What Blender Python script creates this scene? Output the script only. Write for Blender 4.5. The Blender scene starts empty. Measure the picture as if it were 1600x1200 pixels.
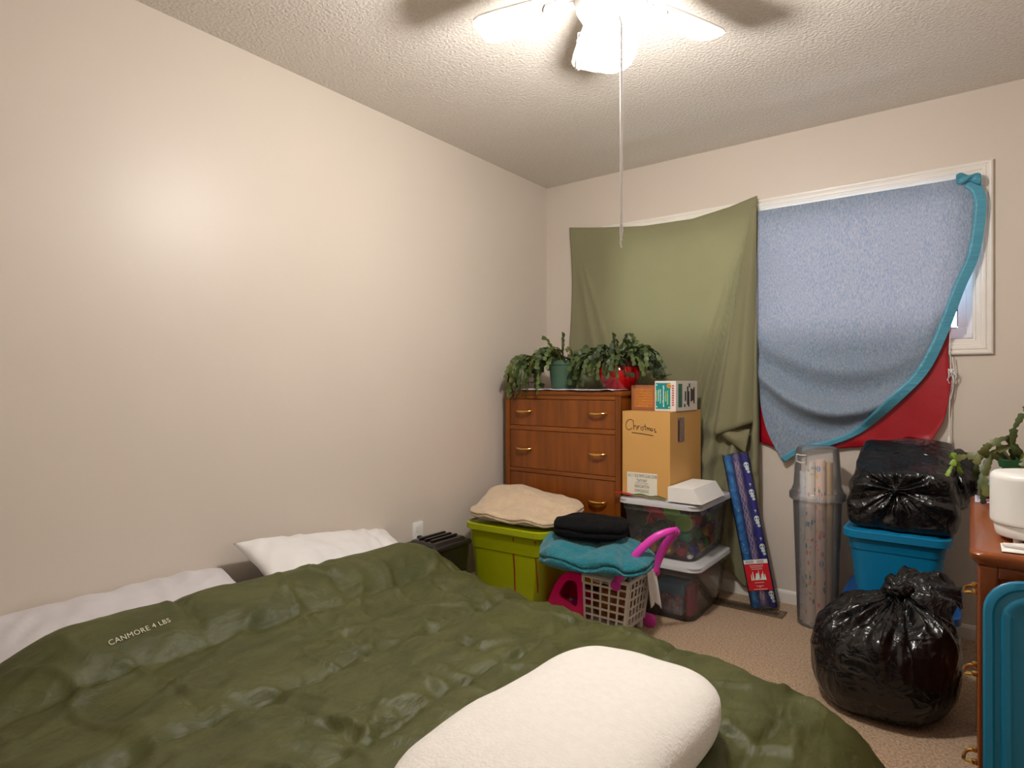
import bpy, bmesh, math, random
from mathutils import Vector, Matrix, noise as mn
random.seed(7)
sc = bpy.context.scene
COL = sc.collection
PI = math.pi

# ------------------------------------------------------------------ camera
CAMZ = 1.137
cd = bpy.data.cameras.new('camera'); cam = bpy.data.objects.new('camera', cd); COL.objects.link(cam)
cam.location = (0, 0, CAMZ)
cam.rotation_euler = (PI/2, 0, math.atan2(.6014, .799))
cd.sensor_fit = 'HORIZONTAL'; cd.sensor_width = 36; cd.lens = 36*956/1600; cd.clip_start = .02
sc.camera = cam
# ------------------------------------------------------------------ world: bright overcast sky outside the window
w = bpy.data.worlds.new('overcast_sky'); sc.world = w; w.use_nodes = True
bg = w.node_tree.nodes['Background']; bg.inputs[0].default_value = (.86, .93, 1, 1); bg.inputs[1].default_value = 12.0
# ------------------------------------------------------------------ exposure
LAMP_STRENGTH = 368.0
vs = sc.view_settings
vs.view_transform = 'Standard'; vs.look = 'None'; vs.gamma = 1; vs.use_curve_mapping = False; vs.exposure = 0.0

# ================================================================== helpers
ORG = {}
def lin(c):
    return tuple(((v/255)/12.92 if v/255 <= .04045 else ((v/255+.055)/1.055)**2.4) for v in c)
MATS = {}
def mat(name, rgb, rough=.5, metal=0, var=0, vscale=8, bump=0, bscale=60, spec=.5, sheen=0, stretch=(1,1,1), transl=0, coat=0, rgb2=None, detail=4, ridge=0, rscale=12, tcol=None):
    """procedural principled material; rgb in sRGB 0-255"""
    if name in MATS: return MATS[name]
    m = bpy.data.materials.new(name); m.use_nodes = True; MATS[name] = m
    nt = m.node_tree; N = nt.nodes; L = nt.links; b = N['Principled BSDF']
    c = lin(rgb)
    b.inputs['Base Color'].default_value = (*c, 1); b.inputs['Roughness'].default_value = rough
    b.inputs['Metallic'].default_value = metal; b.inputs['Specular IOR Level'].default_value = spec
    if sheen: b.inputs['Sheen Weight'].default_value = sheen
    if coat: b.inputs['Coat Weight'].default_value = coat
    tc = N.new('ShaderNodeTexCoord'); mp = N.new('ShaderNodeMapping'); mp.inputs['Scale'].default_value = stretch
    L.new(tc.outputs['Object'], mp.inputs[0])
    colsock = None
    n = N.new('ShaderNodeTexNoise'); n.inputs['Scale'].default_value = vscale; n.inputs['Detail'].default_value = detail
    L.new(mp.outputs[0], n.inputs['Vector'])
    r = N.new('ShaderNodeValToRGB'); L.new(n.outputs[0], r.inputs[0])
    c2 = lin(rgb2) if rgb2 else tuple(min(1, v*(1+var)) for v in c)
    c1 = c if rgb2 else tuple(v*(1-var) for v in c)
    r.color_ramp.elements[0].position = .35; r.color_ramp.elements[1].position = .65
    r.color_ramp.elements[0].color = (*c1, 1); r.color_ramp.elements[1].color = (*c2, 1)
    L.new(r.outputs[0], b.inputs['Base Color']); colsock = r.outputs[0]
    if bump:
        n2 = N.new('ShaderNodeTexNoise'); n2.inputs['Scale'].default_value = bscale; n2.inputs['Detail'].default_value = 3
        L.new(mp.outputs[0], n2.inputs['Vector'])
        bp = N.new('ShaderNodeBump'); bp.inputs['Strength'].default_value = bump; bp.inputs['Distance'].default_value = .01
        L.new(n2.outputs[0], bp.inputs['Height']); L.new(bp.outputs[0], b.inputs['Normal'])
    if ridge:
        hs = []
        for q, sc_ in enumerate((rscale, rscale*2.7)):
            n3 = N.new('ShaderNodeTexNoise'); n3.inputs['Scale'].default_value = sc_; n3.inputs['Detail'].default_value = 2; n3.inputs['Distortion'].default_value = .9
            L.new(mp.outputs[0], n3.inputs['Vector'])
            s1 = N.new('ShaderNodeMath'); s1.operation = 'SUBTRACT'; s1.inputs[1].default_value = .5; L.new(n3.outputs[0], s1.inputs[0])
            s2 = N.new('ShaderNodeMath'); s2.operation = 'ABSOLUTE'; L.new(s1.outputs[0], s2.inputs[0])
            s3 = N.new('ShaderNodeMath'); s3.operation = 'POWER'; s3.inputs[1].default_value = .6; L.new(s2.outputs[0], s3.inputs[0])
            s4 = N.new('ShaderNodeMath'); s4.operation = 'MULTIPLY'; s4.inputs[1].default_value = 1 if q == 0 else .4; L.new(s3.outputs[0], s4.inputs[0]); hs.append(s4)
        ad = N.new('ShaderNodeMath'); ad.operation = 'ADD'; L.new(hs[0].outputs[0], ad.inputs[0]); L.new(hs[1].outputs[0], ad.inputs[1])
        bp2 = N.new('ShaderNodeBump'); bp2.inputs['Strength'].default_value = ridge; bp2.inputs['Distance'].default_value = .02; bp2.invert = True
        L.new(ad.outputs[0], bp2.inputs['Height'])
        if bump: L.new(bp.outputs[0], bp2.inputs['Normal'])
        L.new(bp2.outputs[0], b.inputs['Normal'])
    if transl:
        t = N.new('ShaderNodeBsdfTranslucent'); L.new(colsock, t.inputs[0])
        if tcol:
            for l_ in list(t.inputs[0].links): L.remove(l_)
            t.inputs[0].default_value = (*lin(tcol), 1)
        mx = N.new('ShaderNodeMixShader'); mx.inputs[0].default_value = transl
        L.new(b.outputs[0], mx.inputs[1]); L.new(t.outputs[0], mx.inputs[2])
        L.new(mx.outputs[0], N['Material Output'].inputs[0])
    return m
def wood(name, dark, light, stretch, rough=.32):
    if name in MATS: return MATS[name]
    m = mat(name, dark, rough, var=.3, vscale=3.2, stretch=stretch, rgb2=light, bump=.05, bscale=40, detail=8)
    N = m.node_tree.nodes; L = m.node_tree.links
    r = [x for x in N if x.type == 'VALTORGB'][0]
    r.color_ramp.elements[0].position = .3; r.color_ramp.elements[1].position = .75
    n = [x for x in N if x.type == 'TEX_NOISE'][0]; n.inputs['Distortion'].default_value = .6
    return m
def clear(name, tint, milk, rough=.08):
    """thin clear or milky plastic: see-through, a little scattering, glossy by angle"""
    m = bpy.data.materials.new(name); m.use_nodes = True; MATS[name] = m
    nt = m.node_tree; N = nt.nodes; L = nt.links
    for x in list(N):
        if x.type != 'OUTPUT_MATERIAL': N.remove(x)
    out = [x for x in N if x.type == 'OUTPUT_MATERIAL'][0]
    tr = N.new('ShaderNodeBsdfTransparent'); tr.inputs[0].default_value = (*tint, 1)
    df = N.new('ShaderNodeBsdfDiffuse'); df.inputs[0].default_value = (.9, .9, .92, 1)
    tl = N.new('ShaderNodeBsdfTranslucent'); tl.inputs[0].default_value = (.9, .9, .92, 1)
    gl = N.new('ShaderNodeBsdfGlossy'); gl.inputs['Roughness'].default_value = rough
    ns = N.new('ShaderNodeTexNoise'); ns.inputs['Scale'].default_value = 9
    tc = N.new('ShaderNodeTexCoord'); L.new(tc.outputs['Object'], ns.inputs['Vector'])
    bp = N.new('ShaderNodeBump'); bp.inputs['Strength'].default_value = .15; bp.inputs['Distance'].default_value = .01
    L.new(ns.outputs[0], bp.inputs['Height']); L.new(bp.outputs[0], gl.inputs['Normal'])
    a = N.new('ShaderNodeMixShader'); a.inputs[0].default_value = .5
    L.new(df.outputs[0], a.inputs[1]); L.new(tl.outputs[0], a.inputs[2])
    b = N.new('ShaderNodeMixShader'); b.inputs[0].default_value = milk
    L.new(tr.outputs[0], b.inputs[1]); L.new(a.outputs[0], b.inputs[2])
    fr = N.new('ShaderNodeFresnel'); fr.inputs[0].default_value = 1.35
    c = N.new('ShaderNodeMixShader'); L.new(fr.outputs[0], c.inputs[0]); L.new(b.outputs[0], c.inputs[1]); L.new(gl.outputs[0], c.inputs[2])
    L.new(c.outputs[0], out.inputs[0])
    return m
def emit(name, rgb, s):
    m = bpy.data.materials.new(name); m.use_nodes = True; MATS[name] = m
    b = m.node_tree.nodes['Principled BSDF']; b.inputs['Base Color'].default_value = (.9, .9, .88, 1)
    b.inputs['Emission Color'].default_value = (*rgb, 1); b.inputs['Emission Strength'].default_value = s
    return m

def tag(o, label=None, cat=None, group=None, kind=None):
    if label: o['label'] = label
    if cat: o['category'] = cat
    if group: o['group'] = group
    if kind: o['kind'] = kind
    return o
def thing(name, loc, label=None, cat=None, group=None, kind=None):
    o = bpy.data.objects.new(name, None); COL.objects.link(o); o.location = loc; o.empty_display_size = .05
    ORG[o] = Vector(loc); return tag(o, label, cat, group, kind)
def mk(name, V, Fc, m, parent=None, smooth=True, label=None, cat=None, group=None, kind=None, org=None):
    """mesh object from WORLD coordinates"""
    V = [Vector(v) for v in V]
    if parent is not None: o0 = ORG[parent]
    elif org is not None: o0 = Vector(org)
    else:
        xs = [v.x for v in V]; ys = [v.y for v in V]
        o0 = Vector(((min(xs)+max(xs))/2, (min(ys)+max(ys))/2, min(v.z for v in V)))
    me = bpy.data.meshes.new(name); me.from_pydata([tuple(v-o0) for v in V], [], Fc); me.update()
    bm = bmesh.new(); bm.from_mesh(me); bmesh.ops.remove_doubles(bm, verts=bm.verts, dist=1e-5)
    bmesh.ops.recalc_face_normals(bm, faces=bm.faces)
    if smooth:
        for f in bm.faces: f.smooth = True
        if smooth is True:
            for e in bm.edges:
                if len(e.link_faces) == 2 and e.calc_face_angle(0) > .75: e.smooth = False
    bm.to_mesh(me); bm.free()
    if m is not None:
        me.materials.append(m)
    o = bpy.data.objects.new(name, me); COL.objects.link(o)
    if parent is not None: o.parent = parent
    else: o.location = o0
    ORG[o] = o0
    return tag(o, label, cat, group, kind)
class G:
    """collects geometry"""
    def __init__(s): s.V = []; s.F = []
    def add(s, V, Fc):
        k = len(s.V); s.V += [tuple(v) for v in V]; s.F += [tuple(i+k for i in f) for f in Fc]; return s
    def box(s, x0, x1, y0, y1, z0, z1, bev=0):
        bm = bmesh.new(); bmesh.ops.create_cube(bm, size=1)
        for v in bm.verts: v.co = Vector(((x0+x1)/2+v.co.x*(x1-x0), (y0+y1)/2+v.co.y*(y1-y0), (z0+z1)/2+v.co.z*(z1-z0)))
        if bev: bmesh.ops.bevel(bm, geom=bm.edges[:], offset=bev, segments=2, profile=.5, affect='EDGES')
        bm.verts.index_update()
        s.add([v.co.copy() for v in bm.verts], [[v.index for v in f.verts] for f in bm.faces]); bm.free(); return s
    def loft(s, rings, cap0=True, cap1=True, closed=True):
        n = len(rings[0]); V = [p for r in rings for p in r]; Fc = []
        for i in range(len(rings)-1):
            for j in range(n if closed else n-1):
                k = (j+1) % n; Fc.append((i*n+j, i*n+k, (i+1)*n+k, (i+1)*n+j))
        if cap0: Fc.append(tuple(range(n-1, -1, -1)))
        if cap1: Fc.append(tuple(range((len(rings)-1)*n, len(rings)*n)))
        return s.add(V, Fc)
    def lathe(s, c, prof, n=24, ax=1, ay=1):
        rings = [[(c[0]+r*ax*math.cos(2*PI*j/n), c[1]+r*ay*math.sin(2*PI*j/n), c[2]+z) for j in range(n)] for r, z in prof]
        return s.loft(rings)
    def tube(s, pts, r, n=8, flat=1, up=(0,0,1)):
        P = [Vector(p) for p in pts]; rs = r if isinstance(r, (list, tuple)) else [r]*len(P); rings = []
        for i, p in enumerate(P):
            d = (P[min(i+1, len(P)-1)]-P[max(i-1, 0)]).normalized(); u = Vector(up)
            if abs(d.dot(u)) > .95: u = Vector((1, 0, 0)) if abs(d.x) < .9 else Vector((0, 1, 0))
            a = d.cross(u).normalized(); b = a.cross(d).normalized()
            rings.append([p+a*rs[i]*math.cos(2*PI*j/n)+b*rs[i]*flat*math.sin(2*PI*j/n) for j in range(n)])
        return s.loft(rings)
    def grid(s, P):
        nu = len(P); nv = len(P[0])
        return s.add([p for r in P for p in r], [(i*nv+j, i*nv+j+1, (i+1)*nv+j+1, (i+1)*nv+j) for i in range(nu-1) for j in range(nv-1)])
    def mk(s, name, m, parent=None, **k): return mk(name, s.V, s.F, m, parent, **k)
def rr(cx, cy, hx, hy, r, z, n=5):
    """rounded rectangle ring"""
    r = min(r, hx-1e-4, hy-1e-4); out = []
    for sx, sy, a0 in ((1,1,0), (-1,1,PI/2), (-1,-1,PI), (1,-1,1.5*PI)):
        for k in range(n):
            a = a0+PI/2*k/(n-1); out.append((cx+sx*(hx-r)+r*math.cos(a), cy+sy*(hy-r)+r*math.sin(a), z))
    return out
def rotz(V, c, a):
    ca, sa = math.cos(a), math.sin(a)
    return [(c[0]+(v[0]-c[0])*ca-(v[1]-c[1])*sa, c[1]+(v[0]-c[0])*sa+(v[1]-c[1])*ca, v[2]) for v in V]
def nz(x, y, z=0): return mn.noise((x, y, z))
def ss(a, b, x):
    t = max(0, min(1, (x-a)/(b-a))); return t*t*(3-2*t)
def sqp(t, p):
    """even walk round a rounded square, t in 0..1"""
    q = (t % 1)*4; k = int(q); v = (q-k)*2-1
    x, y = ((1, v), (-v, 1), (-1, -v), (v, -1))[k]
    r = (abs(x)**p+abs(y)**p)**(1/p); return x/r, y/r
def sqh(t, p):
    """half profile from bottom centre (0,-1) over the side to top centre (0,1)"""
    q = t*4
    if q < 1: x, y = q, -1
    elif q < 3: x, y = 1, q-2
    else: x, y = 4-q, 1
    r = (abs(x)**p+abs(y)**p)**(1/p); return x/r, y/r
def lerp(a, b, t): return a+(b-a)*t
def interp(pts, x):
    if x <= pts[0][0]: return pts[0][1]
    for (a, p), (b, q) in zip(pts, pts[1:]):
        if x <= b:
            t = (x-a)/(b-a); return p+(q-p)*t
    return pts[-1][1]
def catmull(P, n):
    P = [Vector(p) for p in P]; out = []
    for i in range(len(P)-1):
        p0 = P[max(i-1, 0)]; p1 = P[i]; p2 = P[i+1]; p3 = P[min(i+2, len(P)-1)]
        for k in range(n):
            t = k/n; out.append(.5*((2*p1)+(p2-p0)*t+(2*p0-5*p1+4*p2-p3)*t*t+(3*p1-p0-3*p2+p3)*t**3))
    return out+[P[-1]]
def text_geo(s, size, spacing=1.0, shear=0):
    cu = bpy.data.curves.new('lettering', 'FONT'); cu.body = s; cu.size = size; cu.align_x = 'LEFT'; cu.space_character = spacing; cu.shear = shear
    cu.resolution_u = 3
    ob = bpy.data.objects.new('lettering', cu); COL.objects.link(ob); dg = bpy.context.evaluated_depsgraph_get()
    me = bpy.data.meshes.new_from_object(ob.evaluated_get(dg))
    V = [tuple(v.co) for v in me.vertices]; Fc = [tuple(p.vertices) for p in me.polygons]
    bpy.data.objects.remove(ob); bpy.data.curves.remove(cu); bpy.data.meshes.remove(me)
    return V, Fc
def solid(o, t, off=0):
    md = o.modifiers.new('thickness', 'SOLIDIFY'); md.thickness = t; md.offset = off; return o
def copy_obj(o, parent=None, loc=None, name=None):
    c = o.copy(); COL.objects.link(c)
    if parent is not None: c.parent = parent
    if loc is not None: c.location = loc
    return c

# ================================================================== materials
M_wall = mat('wall_paint', (214, 203, 191), .42, var=.012, vscale=2, bump=.02, bscale=60, spec=.45)
M_ceil = mat('popcorn_plaster', (225, 218, 209), .95, var=.06, vscale=90, bump=.6, bscale=85, spec=.1)
M_carp = mat('carpet_pile', (182, 154, 126), .98, var=.30, vscale=120, bump=1.0, bscale=110, spec=.05, sheen=.2)
M_trim = mat('white_trim_paint', (232, 226, 218), .4, var=.02, bump=.02)
M_vinyl = mat('white_vinyl', (232, 232, 232), .35, var=.02)
M_white = mat('white_plastic', (228, 226, 222), .38, var=.02, vscale=3)
M_cotton = mat('white_cotton', (226, 224, 224), .85, var=.03, vscale=5, bump=.25, bscale=22, sheen=.2)
M_lav = mat('pale_lavender_cotton', (206, 202, 206), .85, var=.03, vscale=5, bump=.2, bscale=18, sheen=.2)
M_foam = mat('white_plush', (238, 234, 228), .95, var=.02, vscale=60, bump=.3, bscale=160, sheen=.3)
M_bag = mat('olive_nylon', (66, 69, 32), .54, var=.10, vscale=6, spec=.42, rgb2=(80, 82, 42), bump=.2, bscale=30, ridge=.18, rscale=9, stretch=(1.8, .7, 1))
M_print = mat('cream_print', (215, 210, 185), .6, var=.03)
M_wood = wood('warm_walnut_veneer', (106, 52, 8), (146, 80, 20), (6, 6, .5))
M_woodh = wood('warm_walnut_edge', (106, 52, 8), (146, 80, 20), (.6, 5, 5))
M_woodr = wood('red_walnut', (118, 58, 18), (146, 76, 28), (6, 6, .5), .3)
M_woodt = wood('walnut_top', (118, 58, 18), (146, 76, 28), (5, .6, 5), .3)
M_brass = mat('brass', (214, 172, 98), .28, 1, var=.08)
M_green = mat('sage_green_fabric', (152, 149, 116), .9, var=.04, vscale=3, bump=.25, bscale=240, sheen=.2, transl=.30, tcol=(178, 174, 146))
M_blue = mat('blue_knit_fleece', (128, 170, 212), .95, var=.05, vscale=150, bump=.8, bscale=330, sheen=.3, transl=.34, rgb2=(208, 218, 230), stretch=(1.6, 1, .5), tcol=(196, 186, 190))
M_satin = mat('turquoise_satin', (74, 150, 176), .4, var=.06, vscale=30, bump=.3, bscale=60, stretch=(.3, 1, 3))
M_red = mat('red_vinyl_sheet', (160, 10, 30), .32, var=.05, vscale=6, bump=.2, bscale=8)
M_lime = mat('lime_plastic', (158, 168, 6), .34, var=.03, vscale=2, bump=.02)
M_strap = mat('red_ribbon', (150, 44, 24), .5, var=.08)
M_blackp = mat('black_glossy_plastic', (26, 22, 22), .22, var=.1)
M_beige = mat('beige_fleece', (206, 182, 152), .97, var=.05, vscale=30, bump=.6, bscale=90, sheen=.4)
M_blackc = mat('black_knit', (12, 12, 15), .95, var=.15, vscale=60, bump=.4, bscale=160, spec=.2)
M_teal = mat('teal_knit', (22, 118, 134), .92, var=.08, vscale=40, bump=.8, bscale=150, sheen=.3, stretch=(1, 1, 1))
M_pink = mat('hot_pink_plastic', (238, 0, 118), .3, var=.02)
M_pinkh = mat('orchid_pink_plastic', (226, 66, 186), .3, var=.02)
M_card = mat('kraft_cardboard', (205, 156, 88), .85, var=.03, vscale=3, bump=.05, bscale=120)
M_cardw = mat('white_card', (236, 234, 230), .6, var=.015)
M_ink = mat('black_ink', (30, 24, 20), .7, var=.05)
M_label = mat('cream_label', (232, 226, 208), .6, var=.02)
M_turq = mat('turquoise_tote_plastic', (0, 118, 164), .4, var=.03, vscale=2, bump=.04)
M_navy = mat('blue_tote_plastic', (16, 82, 150), .4, var=.03)
M_lidb = mat('teal_lid_plastic', (0, 110, 146), .36, var=.03)
M_poly = mat('black_polythene', (13, 12, 14), .26, var=.2, vscale=4, spec=.55, ridge=.55, rscale=7)
M_leaf = mat('cactus_leaf', (58, 74, 36), .5, var=.2, vscale=12, rgb2=(98, 116, 58))
M_leafd = mat('dark_cactus_leaf', (38, 52, 30), .5, var=.2, vscale=12, rgb2=(74, 90, 48))
M_leafo = mat('olive_leaf', (66, 74, 30), .5, var=.2, vscale=18, rgb2=(104, 104, 50))
M_leafy = mat('bright_leaf', (110, 140, 40), .5, var=.1)
M_soil = mat('potting_soil', (50, 34, 24), .98, var=.3, vscale=60, bump=.8, bscale=120)
M_gpot = mat('grey_green_pot', (74, 104, 82), .45, var=.05)
M_rpot = mat('red_glaze', (168, 8, 18), .14, var=.25, vscale=9, coat=.5)
M_dpot = mat('dark_glaze', (50, 26, 22), .2, var=.2)
M_planter = mat('dark_green_plastic', (24, 74, 40), .4, var=.06)
M_doily = mat('white_doily', (224, 222, 232), .9, var=.05, bump=.5, bscale=120)
M_vent = mat('brown_metal', (112, 92, 70), .45, .4, var=.08)
M_dark = mat('dark_seal_mould', (16, 13, 11), .9, var=.1)  # own dark colour of the window's rubber seal and the mould stain
M_clear = clear('clear_plastic', (.99, .99, .99), .15)
M_milk = clear('milky_plastic', (.99, .99, 1), .22, .2)
M_film = clear('clear_film', (.95, .95, .97), .03, .05)
M_glass = clear('window_glass', (.96, .98, .98), .0, .02)
M_lidw = mat('translucent_white_lid', (226, 226, 228), .35, var=.02, transl=.4)
M_glow = emit('lamp_glass', (1, .955, .905), LAMP_STRENGTH)

# ================================================================== room shell
XL, XR, YB, YF, ZC = -2.271, .60, 3.40, -.25, 2.44
def slab(name, x0, x1, y0, y1, z0, z1, m): return G().box(x0, x1, y0, y1, z0, z1).mk(name, m, smooth=False, kind='structure')
HX0, HX1, HY0, HY1 = -1.04, -.765, 3.170, 3.228      # opening for the floor register
g = G()
g.box(XL-.1, HX0, YF-.1, YB+.12, -.1, 0); g.box(HX1, XR+.1, YF-.1, YB+.12, -.1, 0)
g.box(HX0, HX1, YF-.1, HY0, -.1, 0); g.box(HX0, HX1, HY1, YB+.12, -.1, 0)
tag(g.mk('floor', M_carp, smooth=False, kind='structure'), 'beige cut pile carpet floor of the bedroom')
tag(slab('ceiling', XL-.1, XR+.1, YF-.1, YB+.12, ZC, ZC+.1, M_ceil), 'textured off white popcorn ceiling')
tag(slab('wall_left', XL-.1, XL, YF-.1, YB+.12, 0, ZC, M_wall), 'plain beige painted wall behind the bed pillows')
tag(slab('wall_right', XR, XR+.1, YF-.1, YB+.12, 0, ZC, M_wall), 'beige painted side wall behind the low dresser')
tag(slab('wall_front', XL, XR, YF-.1, YF, 0, ZC, M_wall), 'beige painted wall opposite the window')
WX0, WX1, WZ0, WZ1 = -1.79, .012, 1.328, 2.058      # window opening
g = G()
g.box(XL, WX0, YB, YB+.12, 0, ZC); g.box(WX1, XR, YB, YB+.12, 0, ZC)
g.box(WX0, WX1, YB, YB+.12, 0, WZ0); g.box(WX0, WX1, YB, YB+.12, WZ1, ZC)
tag(g.mk('wall_back', M_wall, smooth=False, kind='structure'), 'beige painted wall with the covered window')
def base_prof(axis, a, b, c):
    pr = [(0, 0), (.012, 0), (.012, .052), (.008, .062), (.003, .066), (0, .066)]
    g = G(); rings = []
    for t in (a, b):
        rings.append([(t, c-p, z) if axis == 'x' else (c+p, t, z) for p, z in pr])
    return g.loft(rings)
tag(base_prof('x', XL+.012, XR, YB).mk('baseboard_back', M_trim, smooth=False, kind='structure'), 'low white baseboard under the window wall')
tag(base_prof('y', YF, YB, XL).mk('baseboard_left', M_trim, smooth=False, kind='structure'), 'low white baseboard along the plain wall')

# window: casing, jamb, vinyl frame, sashes, panes
win = thing('window_1', ((WX0+WX1)/2, YB, WZ0), 'white cased sliding window half hidden by hung blankets', kind='structure')
CW = .060
def casing(p0, p1, inward):
    """moulded casing strip between outer corners p0,p1 (x,z), mitred; inward = unit (x,z)"""
    prof = [(0, 0), (0, .016), (.006, .020), (.014, .019), (.017, .015), (.022, .015), (.026, .018), (.036, .017), (.040, .013), (.046, .013), (.052, .009), (CW, .008), (CW, 0)]
    d = ((p1[0]-p0[0]), (p1[1]-p0[1])); l = math.hypot(*d); d = (d[0]/l, d[1]/l)
    rings = []
    for p, s in ((p0, 1), (p1, -1)):
        rings.append([(p[0]+inward[0]*o+d[0]*s*o, YB-h, p[1]+inward[1]*o+d[1]*s*o) for o, h in prof])
    return G().loft(rings)
ox0, ox1, oz0, oz1 = WX0-CW, WX1+CW, WZ0-CW, WZ1+CW
for a, b, i in (((ox0, oz1), (ox1, oz1), (0, -1)), ((ox0, oz0), (ox1, oz0), (0, 1)), ((ox0, oz0), (ox0, oz1), (1, 0)), ((ox1, oz0), (ox1, oz1), (-1, 0))):
    casing(a, b, i).mk('casing', M_trim, win, smooth=False)
def frame_rect(name, x0, x1, z0, z1, wd, y0, y1, m, par):
    g = G()
    g.box(x0, x1, y0, y1, z0, z0+wd, .002); g.box(x0, x1, y0, y1, z1-wd, z1, .002)
    g.box(x0, x0+wd, y0, y1, z0+wd, z1-wd, .002); g.box(x1-wd, x1, y0, y1, z0+wd, z1-wd, .002)
    return g.mk(name, m, par, smooth=False)
frame_rect('jamb', WX0, WX1, WZ0, WZ1, .012, YB+.002, YB+.118, M_trim, win)
frame_rect('window_frame', WX0+.012, WX1-.012, WZ0+.012, WZ1-.012, .022, YB+.055, YB+.115, M_vinyl, win)
mx = (WX0+WX1)/2
for x0, x1, yy in ((WX0+.034, mx+.02, YB+.085), (mx-.02, WX1-.034, YB+.062)):
    s = frame_rect('sash', x0, x1, WZ0+.034, WZ1-.034, .032, yy, yy+.022, M_vinyl, win)
    G().box(x0+.03, x1-.03, yy+.009, yy+.013, WZ0+.064, WZ1-.064).mk('pane', M_glass, s, smooth=False)
    gg = G()
    frame_rect('gasket', x0+.032, x1-.032, WZ0+.066, WZ1-.066, .004, yy-.001, yy+.004, M_dark, s)
gm = G()
random.seed(3)
for k in range(9):
    x = WX1-.012-.012*k-random.random()*.01; gm.box(x, x+.012+random.random()*.014, YB+.01+.02*random.random(), YB+.04, WZ0+.0125, WZ0+.0145)
gm.box(WX1-.0135, WX1-.0125, YB+.006, YB+.03, WZ0+.012, WZ0+.03)
gm.mk('mould_stain', M_dark, win, smooth=False, kind='stuff')

# floor vent
vt = thing('floor_vent', (-.90, 3.20, 0), 'brown metal floor register in the carpet below wrapping paper rolls', 'vent')
g = G()
vx0, vx1, vy0, vy1 = -1.07, -.735, 3.148, 3.25
g.box(vx0, vx1, vy0, vy0+.022, 0, .006, .002); g.box(vx0, vx1, vy1-.022, vy1, 0, .006, .002)
g.box(vx0, vx0+.03, vy0+.022, vy1-.022, 0, .006, .002); g.box(vx1-.03, vx1, vy0+.022, vy1-.022, 0, .006, .002)
g.mk('frame', M_vent, vt, smooth=False)
g = G(); t_ = .0015
g.box(HX0, HX0+t_, HY0, HY1, -.25, .001); g.box(HX1-t_, HX1, HY0, HY1, -.25, .001)
g.box(HX0+t_, HX1-t_, HY0, HY0+t_, -.25, .001); g.box(HX0+t_, HX1-t_, HY1-t_, HY1, -.25, .001)
g.box(HX0, HX1, HY0, HY1, -.253, -.25)
g.mk('duct', mat('galvanised_steel', (150, 150, 148), .5, .6, var=.05), vt, smooth=False)
n = 22; s0 = None
for k in range(n):
    x = vx0+.034+(vx1-vx0-.072)*k/(n-1)
    if s0 is None:
        s0 = G().box(x, x+.005, vy0+.020, vy1-.020, .001, .0055).mk('slat', M_vent, vt, smooth=False); xs = x
    else: copy_obj(s0, vt, (x-xs, 0, 0))

# outlet on the plain wall
ou = thing('wall_outlet', (XL, 2.213, .33), 'white duplex wall outlet above the black bin', 'outlet')
g = G(); rings = [[(XL+dx, p[0], p[1]) for p in [(q[0], q[1]) for q in rr(2.213, .373, .036-e, .058-e, .006, 0)]] for dx, e in ((0, 0), (.004, 0), (.006, .002))]
g.loft(rings).mk('cover_plate', M_white, ou)
for zz in (.395, .351):
    G().loft([[(XL+dx, q[0], q[1]) for q in rr(2.213, zz, .016, .014, .008, 0)] for dx in (.005, .008)]).mk('receptacle', M_white, ou)
g = G(); g.loft([[(XL+dx, q[0], q[1]) for q in rr(2.213, .351, r, r*.9, .006, 0)] for dx, r in ((.0085, .013), (.022, .013), (.034, .008), (.04, .006))])
pts = catmull([(XL+.036, 2.213, .351), (XL+.05, 2.222, .347), (XL+.055, 2.245, .325), (XL+.022, 2.262, .27), (XL+.019, 2.262, .12), (XL+.019, 2.258, .012), (XL+.019, 2.30, .006)], 6)
g.tube(pts, .0035, 6)
g.mk('power_plug', M_blackp, label='black power plug and cord pushed into the wall outlet', cat='plug')

# ================================================================== bed: mattress, sleeping bag, pillows
g = G(); mcx, mcy, mhx, mhy = -1.24, 1.06, .97, .74
g.loft([rr(mcx, mcy, mhx-e, mhy-e, .07, z, 8) for z, e in ((0, .03), (.006, .01), (.02, 0), (.10, .004), (.19, 0), (.215, .012), (.222, .04))])
mt = g.mk('mattress', mat('quilted_ticking', (206, 200, 190), .9, var=.03, bump=.3, bscale=40), label='low floor mattress hidden under the olive sleeping bag', cat='mattress')
for zz in (.02, .19):
    G().tube([(p[0], p[1], p[2]) for p in rr(mcx, mcy, mhx+.002, mhy+.002, .07, zz, 8)+[rr(mcx, mcy, mhx+.002, mhy+.002, .07, zz, 8)[0]]], .006, 6).mk('piping', M_trim, mt)

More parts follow.
